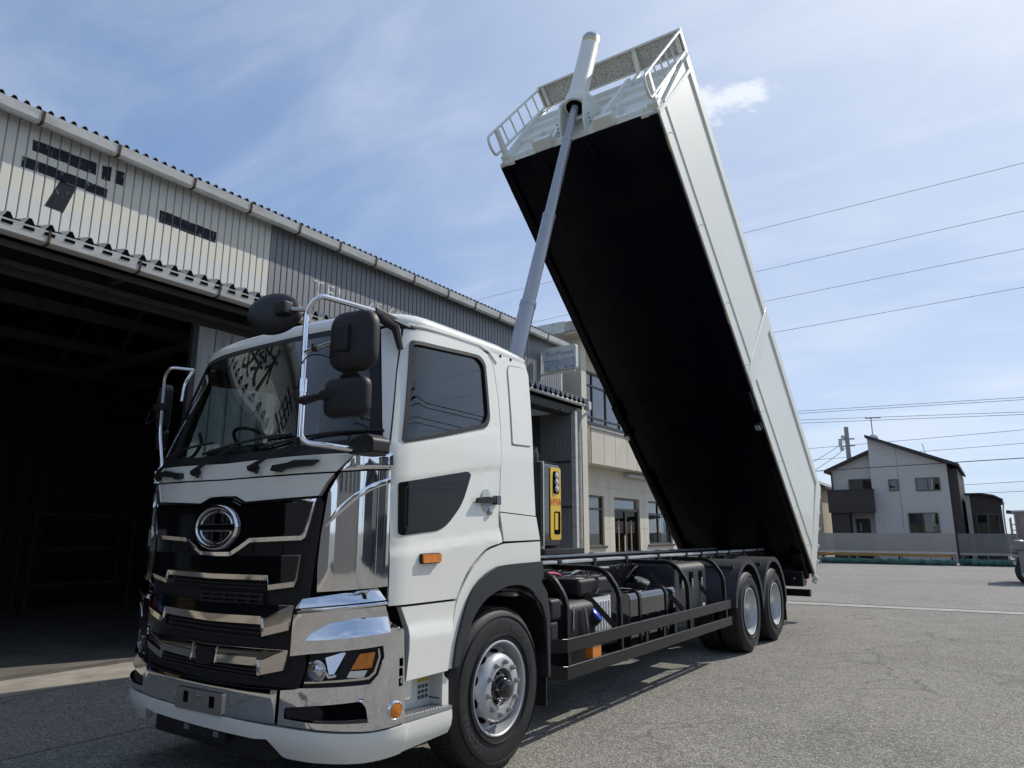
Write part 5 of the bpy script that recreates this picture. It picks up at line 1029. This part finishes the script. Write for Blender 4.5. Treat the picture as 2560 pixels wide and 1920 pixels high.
# ---- rear mudguards and flaps
for yc in (5.90, 7.21):
    for sx in (1, -1):
        P = [(yc+.665*math.cos(math.radians(t)), .53+.690*math.sin(math.radians(t))) for t in range(172, -4, -8)]; Q = [(yc+.640*math.cos(math.radians(t)), .53+.665*math.sin(math.radians(t))) for t in range(-4, 173, 8)]
        mg = MB().prism(P+Q, 'x', min(sx*.60,sx*1.235), max(sx*.60,sx*1.235)).build('mudguard', 'flare', TR, 0, smooth=50); P2 = [(yc+.668*math.cos(math.radians(t)), .53+.693*math.sin(math.radians(t))) for t in range(172, -4, -8)]; Q2 = [(yc+.60*math.cos(math.radians(t)), .53+.625*math.sin(math.radians(t))) for t in range(-4, 173, 8)]
        MB().prism(P2+Q2, 'x', min(sx*1.235,sx*1.248), max(sx*1.235,sx*1.248)).build('mudguard_lip', 'flare', mg, 0, smooth=50)
        tube('guard_stay', [(sx*.5,yc-.35,1.12),(sx*1.15,yc-.35,1.12)], .022, 'paint_black', mg, 8)
for sx in (1, -1): box('mudflap', min(sx*.62,sx*1.22), max(sx*.62,sx*1.22), 7.875, 7.89, .22, .60, 'rubber', TR)
# ---- hydraulic oil tank behind the cab
ht = MB().prism(fillet([(-.62,1.44),(.84,1.44),(.84,2.215),(-.62,2.215)], .07, 5), 'y', 1.16, 1.53).build('oil_tank', 'gloss_black', TR, .05, 4)
MB().prism(fillet([(1.305,1.51),(1.490,1.51),(1.490,2.165),(1.305,2.165)], .025), 'x', .842, .850).build('yellow_panel', 'yellow', ht, .003)
MB().prism(fillet([(1.347,1.925),(1.452,1.925),(1.452,2.130),(1.347,2.130)], .025), 'x', .850, .853).build('window_slot', 'dark', ht); MB().prism(fillet([(1.365,1.56),(1.470,1.56),(1.470,1.765),(1.365,1.765)], .02), 'x', .850, .853).build('window_slot', 'dark', ht); MB().box(.8535, .8555, 1.372, 1.425, 1.60, 1.75).build('level_gauge', 'yellow', ht)
for zz in (2.09, 2.03, 1.97): MB().lathe([(.032,0),(.034,.012),(.026,.018),(.01,.020)], (.853,1.40,zz), (1,0,0), 20).build('sight_glass', 'lens_glass', ht)
text('tank_lettering', 'HYVA', .10, (.8525,1.398,1.845), (0,1,0), (0,0,1), 'red_print', ht, .95, .74)
box('tank_strap', -.60, .846, 1.145, 1.16, 1.46, 2.20, 'plastic', ht); box('strap_band', .80, .846, 1.185, 1.20, 1.42, 2.21, 'rail_top', ht); box('tank_shelf', -.7, .95, 1.05, 1.75, 1.385, 1.435, 'paint_black', ht, .01); box('shelf_leg', .40, .50, 1.1, 1.6, 1.301, 1.385, 'paint_black', ht)
MB().lathe([(.07,0),(.075,.08),(.06,.12),(.06,.15),(.02,.16)], (.62,1.34,2.21), (0,0,1), 20).build('breather', 'plastic', ht); tube('air_intake', [(.35,.62,1.35),(.35,.62,2.3)], .13, 'plastic', TR, 20)
tube('oil_pipe', bend([(.80,1.0,1.5),(.83,1.0,2.0),(.78,1.1,2.3)], .1), .025, 'plastic', ht, 8)
# ---- tipper body, in its own tilted frame: s down the floor, h away from the floor
AN = math.radians(41.7); CA, SA = math.cos(AN), math.sin(AN); FY, FZ = 3.40, 6.84
def B(x, s, h): return (x, FY+s*CA+h*SA, FZ-s*SA+h*CA)
LEN = 9.02
def end_s(h): return LEN-.21*h
bd_ = MB(B).add([(-1.13,0,.0),(-.70,0,-.03),(.70,0,-.03),(1.13,0,.0),(1.13,LEN,.0),(.70,LEN,-.03),(-.70,LEN,-.03),(-1.13,LEN,.0),(-1.13,0,.06),(1.13,0,.06),(1.13,LEN,.06),(-1.13,LEN,.06)],
    [(0,1,6,7),(1,2,5,6),(2,3,4,5),(8,11,10,9),(0,8,9,3,2,1),(4,10,11,7,6,5),(3,9,10,4),(0,7,11,8)]).build('tipper_body', 'bed_black', TR, smooth=20)
for sx in (1, -1):
    def bx(name, x0, x1, s0, s1, h0, h1, mat, bev=.004, par=bd_): return MB(B).box(min(sx*x0,sx*x1), max(sx*x0,sx*x1), s0, s1, h0, h1).build(name, mat, par, bev, 1)
    bx('body_sill', 1.10, 1.215, .03, LEN-.05, -.055, .05, 'bed_black')
    # side wall: lower band, main sheet standing proud of it, top rail prouder still; posts slope from band to rail
    def long_(name, pr_, bev=.004):
        n = len(pr_); vs = [(sx*x, -.08*h, h) for x, h in pr_]+[(sx*x, end_s(h), h) for x, h in pr_]
        return MB(B).add(vs, [tuple(range(n)), tuple(range(n, 2*n))[::-1]]+[(i, (i+1) % n, n+(i+1) % n, n+i) for i in range(n)]).build(name, 'bedwhite', bd_, 0, 1, smooth=15)
    long_('lower_rail', [(1.165,-.012),(1.238,-.012),(1.238,.265),(1.165,.265)])
    long_('side_panel', [(1.17,.266),(1.238,.266),(1.254,.274),(1.254,1.655),(1.17,1.655)])
    long_('top_rail', [(1.15,1.656),(1.254,1.656),(1.283,1.67),(1.283,1.86),(1.15,1.86)])
    for s0, s1 in ((4.24, 4.58), (.0, .06)):
        MB(B).add([(sx*x, s, h) for s in (s0, s1) for x, h in ((1.18,-.008),(1.241,-.008),(1.257,.27),(1.286,1.66),(1.286,1.858),(1.18,1.858))], [tuple(range(6)), tuple(range(6,12))[::-1]]+[(i, (i+1) % 6, 6+(i+1) % 6, 6+i) for i in range(6)]).build('side_post', 'bedwhite', bd_, .008, 1)
    MB(B).add([(sx*x, s, h) for q in (0, 1) for x, s, h in ((1.18,(8.62,end_s(-.01)+.004)[q],-.01),(1.241,(8.62,end_s(-.01)+.004)[q],-.01),(1.257,(8.56,end_s(.28)+.004)[q],.28),(1.286,(8.30,end_s(1.70)+.004)[q],1.70),(1.286,(8.27,end_s(1.86)+.004)[q],1.86),(1.18,(8.27,end_s(1.86)+.004)[q],1.86))], [tuple(range(6)), tuple(range(6,12))[::-1]]+[(i, (i+1) % 6, 6+(i+1) % 6, 6+i) for i in range(6)]).build('side_post', 'bedwhite', bd_, .008, 1)
    for s_ in (.35, 3.1, 5.7, 7.9): bx('wear_pad', 1.20, 1.222, s_, s_+.20, -.05, .0, 'wood_pad', .006)
    for s_ in (.35, 1.7, 3.0, 4.15, 5.1, 6.2, 7.3, 8.3): MB(B).tube([(sx*1.235,s_,.09),(sx*1.268,s_,.08),(sx*1.271,s_+.03,.08)], .007, 6).build('rope_hook', 'bedwhite', bd_)
    for h_ in (-.04,.30,.62,.98,1.34,1.70): MB(B).tube([(sx*1.20,end_s(h_)-.02,h_),(sx*1.24,end_s(h_)+.06,h_-.02),(sx*1.215,end_s(h_)+.09,h_-.08),(sx*1.20,end_s(h_)+.02,h_-.10)], [.045,.05,.04,.03], 8).build('tailgate_hook', 'bedwhite', bd_)
    bx('side_bracket', 1.08, 1.20, 4.55, 4.95, -.13, -.04, 'bed_black', .02); bx('work_lamp', 1.10, 1.21, 5.20, 5.34, -.13, -.05, 'plastic', .02); bx('lamp_glass', 1.11, 1.19, 5.22, 5.32, -.138, -.13, 'lamp_lens', .004)
    bx('hinge_arm', .95, 1.15, 8.3, 9.0, -.16, -.05, 'bed_black', .02); bx('skid', 1.05, 1.16, 6.2, 8.6, -.10, -.05, 'bed_black', .01)
    # walkway railing at the head of the body
    X_ = sx*1.20
    rl = MB(B).tube(bend([(X_,-.17,2.05),(X_,-.17,-.06),(X_,-.30,-.10),(X_,-.45,-.06),(X_,-.46,2.05)], .10, 6), .020, 10).build('railing', 'bedwhite', bd_)
    for h_ in (.45,.77,1.09,1.41,1.73): MB(B).tube([(X_,-.17,h_),(X_,-.455,h_)], .013, 8).build('rung', 'bedwhite', bd_)
    MB(B).add([(X_-sx*t, s, h) for t in (.0, .05) for s, h in ((-.47,.26),(-.47,.18),(-.02,.10),(-.02,.22))], [(0,1,2,3)[::-1],(4,5,6,7),(0,1,5,4),(1,2,6,5),(2,3,7,6),(3,0,4,7)]).build('railing_strut', 'bedwhite', bd_, .006)
    bx('strut_foot', 1.08, 1.22, -.10, .0, .06, .26, 'bedwhite', .012)
# head board
def hb_s(h): return -.08*h
hb = MB(B).add([(x, hb_s(h)+d, h) for d in (0, .04) for x, h in ((-1.20,-.01),(1.20,-.01),(1.20,1.50),(-1.20,1.50))], [(0,1,2,3)[::-1],(4,5,6,7),(0,1,5,4),(1,2,6,5),(2,3,7,6),(3,0,4,7)]).build('head_board', 'bedwhite', bd_)
def hrib(x0, h0, x1, h1, w, d, name='head_rib', mat='bedwhite'):
    a = Vector((x0, h0)); b = Vector((x1, h1)); t = (b-a).normalized(); n_ = Vector((-t.y, t.x)); P = [a+n_*w/2, a-n_*w/2, b-n_*w/2, b+n_*w/2]; Q = [a+n_*w*.3, a-n_*w*.3, b-n_*w*.3, b+n_*w*.3]
    return MB(B).add([(p.x, hb_s(p.y)+.002, p.y) for p in P]+[(p.x, hb_s(p.y)-d, p.y) for p in Q], [(0,1,2,3),(4,5,6,7)[::-1],(0,1,5,4),(1,2,6,5),(2,3,7,6),(3,0,4,7)]).build(name, mat, bd_, .004, 1)
hrib(.34,.06,.47,1.46,.11,.10); hrib(-.34,.06,-.47,1.46,.11,.10); hrib(-1.18,.12,1.18,.12,.14,.05); hrib(-1.18,1.45,1.18,1.45,.10,.05); hrib(-1.18,1.10,1.18,1.10,.12,.05); hrib(-1.18,.66,1.18,.66,.12,.05)
hrib(1.15,.05,1.15,1.48,.10,.08); hrib(-1.15,.05,-1.15,1.48,.10,.08)
for sx in (1, -1):
    MB(B).box(min(sx*.34,sx*.62), max(sx*.34,sx*.62), -.16, -.0, -.02, .13).build('foot_block', 'bedwhite', bd_, .012)
    MB(B).add([(sx*x, s, h) for x in (.17, .20) for s, h in ((0,.02),(0,.86),(-.22,.74),(-.42,.56),(-.42,.36),(-.18,.10))], [tuple(range(6))[::-1], tuple(range(6,12))]+[(i, (i+1) % 6, 6+(i+1) % 6, 6+i) for i in range(6)]).build('cylinder_bracket', 'bedwhite', bd_, .006, 1)
    MB(B).add([(sx*x, s, h) for x in (.60, .625) for s, h in ((0,.18),(0,.52),(-.16,.46),(-.16,.30))], [(0,1,2,3)[::-1],(4,5,6,7),(0,1,5,4),(1,2,6,5),(2,3,7,6),(3,0,4,7)]).build('gusset', 'bedwhite', bd_, .004, 1)
    for x_ in (.78, 1.02): MB(B).tube([(sx*x_,-.0,.05),(sx*x_,-.05,.06),(sx*x_,-.06,.10)], .008, 6).build('rope_hook', 'bedwhite', bd_)
MB(B).tube([(-.85,-.1,.40),(-.45,-.1,.40)], .022, 10).build('cross_tube', 'bedwhite', bd_)
for sx in (1, -1):
    Pw = [(0,0),(0,1.84),(-.16,1.84),(-.17,1.62),(-.10,1.52),(-.11,1.15),(-.05,1.02),(-.06,.66),(-.01,.52),(-.02,.0)]; n_ = len(Pw)
    MB(B).add([(sx*x, s, h) for x in (1.20, 1.232) for s, h in Pw], [tuple(range(n_))[::-1], tuple(range(n_, 2*n_))]+[(i, (i+1) % n_, n_+(i+1) % n_, n_+i) for i in range(n_)]).build('head_wing', 'bedwhite', bd_, smooth=15)
    for q in range(3): MB(B).tube([(sx*(.235),-.12-.05*q,.16+.02*q),(sx*.255,-.12-.05*q,.16+.02*q)], .016, 6).build('bracket_bolt', 'steel', bd_)
# walkway
wk = MB(B).box(-1.20, 1.20, -.47, -.16, 2.075, 2.085).build('walkway', 'chequer', bd_)
for s0, s1 in ((-.495,-.47), (-.16,-.135)): MB(B).box(-1.22, 1.22, s0, s1, 2.035, 2.10).build('walkway_edge', 'bedwhite', wk, .004, 1)
for x_ in (-1.22, 1.20): MB(B).box(x_, x_+.02, -.47, -.16, 2.0, 2.10).build('walkway_edge', 'bedwhite', wk, .004, 1)
for x_ in (-1.17, 1.11): MB(B).box(x_, x_+.06, -.46, -.17, 2.035, 2.074).build('walkway_end_plate', 'bedwhite', wk, .004, 1)
for x_ in (.47, -.47): MB(B).add([(x_+t, s, h) for t in (-.035, .035) for s, h in ((-.135,1.68),(-.135,1.95),(-.47,2.07),(-.16,2.07),(-.06,1.68))], [tuple(range(5))[::-1], tuple(range(5,10))]+[(i, (i+1) % 5, 5+(i+1) % 5, 5+i) for i in range(5)]).build('walkway_post', 'bedwhite', wk)
for x_ in (-1.1, 1.08): MB(B).box(x_, x_+.03, -.16, -.13, 1.78, 2.07).build('walkway_post', 'bedwhite', wk)
# tailgate
MB(B).add([(x, end_s(h)-.06+d, h) for d in (0, .07) for x, h in ((-1.16,.0),(1.16,.0),(1.16,1.80),(-1.16,1.80))], [(0,1,2,3)[::-1],(4,5,6,7),(0,1,5,4),(1,2,6,5),(2,3,7,6),(3,0,4,7)]).build('tailgate', 'bedwhite', bd_)
MB(B).box(-.70, .70, 4.610, 4.616, -.0325, -.029).build('floor_seam', 'paint_black', bd_)
for x_ in (-.703, .697): MB(B).box(x_, x_+.006, .1, LEN-.1, -.0335, -.028).build('floor_seam', 'paint_black', bd_)
for x_ in (-.55, .18): MB(B).tube([(x_,.10,-.055),(x_+.06,.22,-.08),(x_+.02,.42,-.055)], .016, 6).build('floor_loop', 'bed_black', bd_)
# ---- telescopic lift cylinder
C0, C1 = Vector((0,1.16,1.30)), Vector((0,4.0,8.82)); ax_ = (C1-C0).normalized(); Lc = (C1-C0).length
def at(z): return C0+ax_*((z-C0.z)/ax_.z)
cyl = MB().lathe([(.118,0),(.134,.002),(.136,.03),(.134,.10),(.133,1.40),(.135,1.46),(.128,1.52),(.10,1.545),(.02,1.55)], at(7.36), ax_, 36).build('lift_cylinder', 'bedwhite', TR, smooth=35)
MB().lathe([(.158,-.01),(.162,.02),(.162,.16),(.150,.20),(.136,.21)], at(7.36), ax_, 36).build('barrel_collar', 'bedwhite', cyl, smooth=35); MB().lathe([(.126,.0),(.126,.01)], at(7.36)-ax_*.012, ax_, 32).build('barrel_mouth', 'dark', cyl)
MB().lathe([(.1355,1.36),(.1365,1.37),(.1365,1.385),(.1355,1.39)], at(7.36), ax_, 36).build('yellow_ring', 'yellow', cyl); MB().lathe([(.1355,1.395),(.1362,1.40),(.1362,1.515),(.130,1.53)], at(7.36), ax_, 36).build('silver_ring', 'silver', cyl)
cc = at(7.36)+ax_*1.455; fx = Vector((1,0,0)); fy = ax_.cross(fx)
def wrap(x_, y_):
    t = -.35+x_/.137; return cc+ax_*y_+(fx*math.sin(t+.65)+(-fy if (-fy).y < 0 else fy)*math.cos(t+.65))*.1375
text('cylinder_lettering', 'HYVA', .085, (0,0,0), (1,0,0), (0,0,1), 'black_print', cyl, 1.0, fn=wrap)
for z0, z1, r_ in ((6.74,7.42,.053), (5.44,6.76,.066), (4.16,5.46,.079), (1.36,4.18,.092)):
    p, q = at(z0), at(z1); MB().lathe([(r_-.003,0),(r_,.006),(r_,(q-p).length-.05),(r_+.004,(q-p).length-.075),(r_+.004,(q-p).length-.006),(r_-.006,(q-p).length)], p, ax_, 28).build('cylinder_stage', 'grey_tube', cyl, smooth=35)
MB().tube([(-.22,C0.y,1.34),(.22,C0.y,1.34)], .07, 16).build('cylinder_trunnion', 'paint_black', cyl); MB().tube([at(7.46)+Vector((-.21,0,0)), at(7.46)+Vector((.21,0,0))], .05, 16).build('cylinder_trunnion', 'bedwhite', cyl)
for sx in (1, -1): box('trunnion_block', min(sx*.16,sx*.42), max(sx*.16,sx*.42), 1.05, 1.28, 1.18, 1.40, 'paint_black', cyl, .02)
# ---- tail of the chassis
tl = box('tail_frame', -1.10, 1.10, 9.72, 9.98, .62, .90, 'paint_black', TR, .02)
for sx in (1, -1):
    box('tail_lamp', min(sx*.55,sx*1.10), max(sx*.55,sx*1.10), 9.985, 10.03, .66, .80, 'red_print', tl, .01); box('hinge_bracket', min(sx*.36,sx*.52), max(sx*.36,sx*.52), 9.3, 9.98, .905, 1.24, 'paint_black', tl, .02)
for x_ in (.3,.5,.7,.95): MB().lathe([(.02,0),(.02,.012),(.008,.014)], (x_,9.72,.76), (0,-1,0), 8).build('bolt', 'steel', tl)
ub = box('underrun_bar', -1.15, 1.15, 9.98, 10.10, .43, .56, 'paint_black', TR, .008)
for sx in (1, -1): box('underrun_arm', min(sx*.5,sx*.58), max(sx*.5,sx*.58), 9.86, 9.98, .45, .66, 'paint_black', ub)

# ---- pipes, cables, clips and fixings along the near rail
for k, (z_, r_) in enumerate(((1.21,.010),(1.175,.008),(1.14,.012),(1.04,.009))):
    tube('pipe_run', [(.497+.012*(k % 2), .9+j*.55, z_+.008*math.sin(j*1.3+k)) for j in range(16)], r_, 'plastic' if k % 2 else 'paint_black', TR, 6)
for k in range(14):
    yy = 1.05+k*.6; c_ = box('pipe_clip', .49, .53, yy, yy+.03, 1.02, 1.23, 'steel' if k % 4 == 0 else 'paint_black', TR)
for k in range(9):
    yy = 1.15+k*.42; MB().lathe([(.013,0),(.013,.010),(.006,.012)], (.5415,yy,1.08+.05*(k % 3)), (1,0,0), 6).build('chassis_bolt', 'steel', TR, smooth=20)
for a, b, m_, r_ in (((.56,2.30,1.10),(.62,2.48,1.06),'plastic',.016),((.60,2.35,1.12),(.70,2.7,1.05),'steel',.007),((.55,1.15,1.10),(.66,1.35,1.02),'plastic',.018),((.58,3.4,1.06),(.60,3.75,1.18),'plastic',.014)):
    m0 = (Vector(a)+Vector(b))/2+Vector((.03,0,.07)); tube('hose', bend([a, m0, b], .12), r_, m_, TR, 8)
for x_, y_, z_ in ((.86,1.95,1.17),(.72,2.12,1.17),(.90,2.40,1.04),(.74,2.44,1.06)): tube('wing_bolt', [(x_,y_,z_-.03),(x_+.01,y_,z_+.03)], .008, 'steel', TR, 6)
box('warning_plate', .90, .97, 1.62, 1.70, 1.162, 1.164, 'sticker', TR); box('warning_plate', 1.062, 1.064, 1.60, 1.67, .50, .53, 'white_plastic', TR)
tube('tank_hose', bend([(.62,2.55,1.02),(.66,2.62,1.10),(.60,2.9,1.12),(.55,3.1,1.05)], .08), .012, 'plastic', TR, 6)
for yy in (5.35, 6.55, 7.85): tube('brake_pipe', bend([(.52,yy,1.15),(.60,yy+.03,1.05),(.58,yy+.05,.75)], .08), .012, 'plastic', TR, 6)
for yy in (5.90, 7.21):
    for k in range(5): MB().bar((.46,yy-.55+k*.05,.86+k*.022), (.46,yy+.55-k*.05,.86+k*.022), .09, .02).build('leaf_spring', 'paint_black', TR)
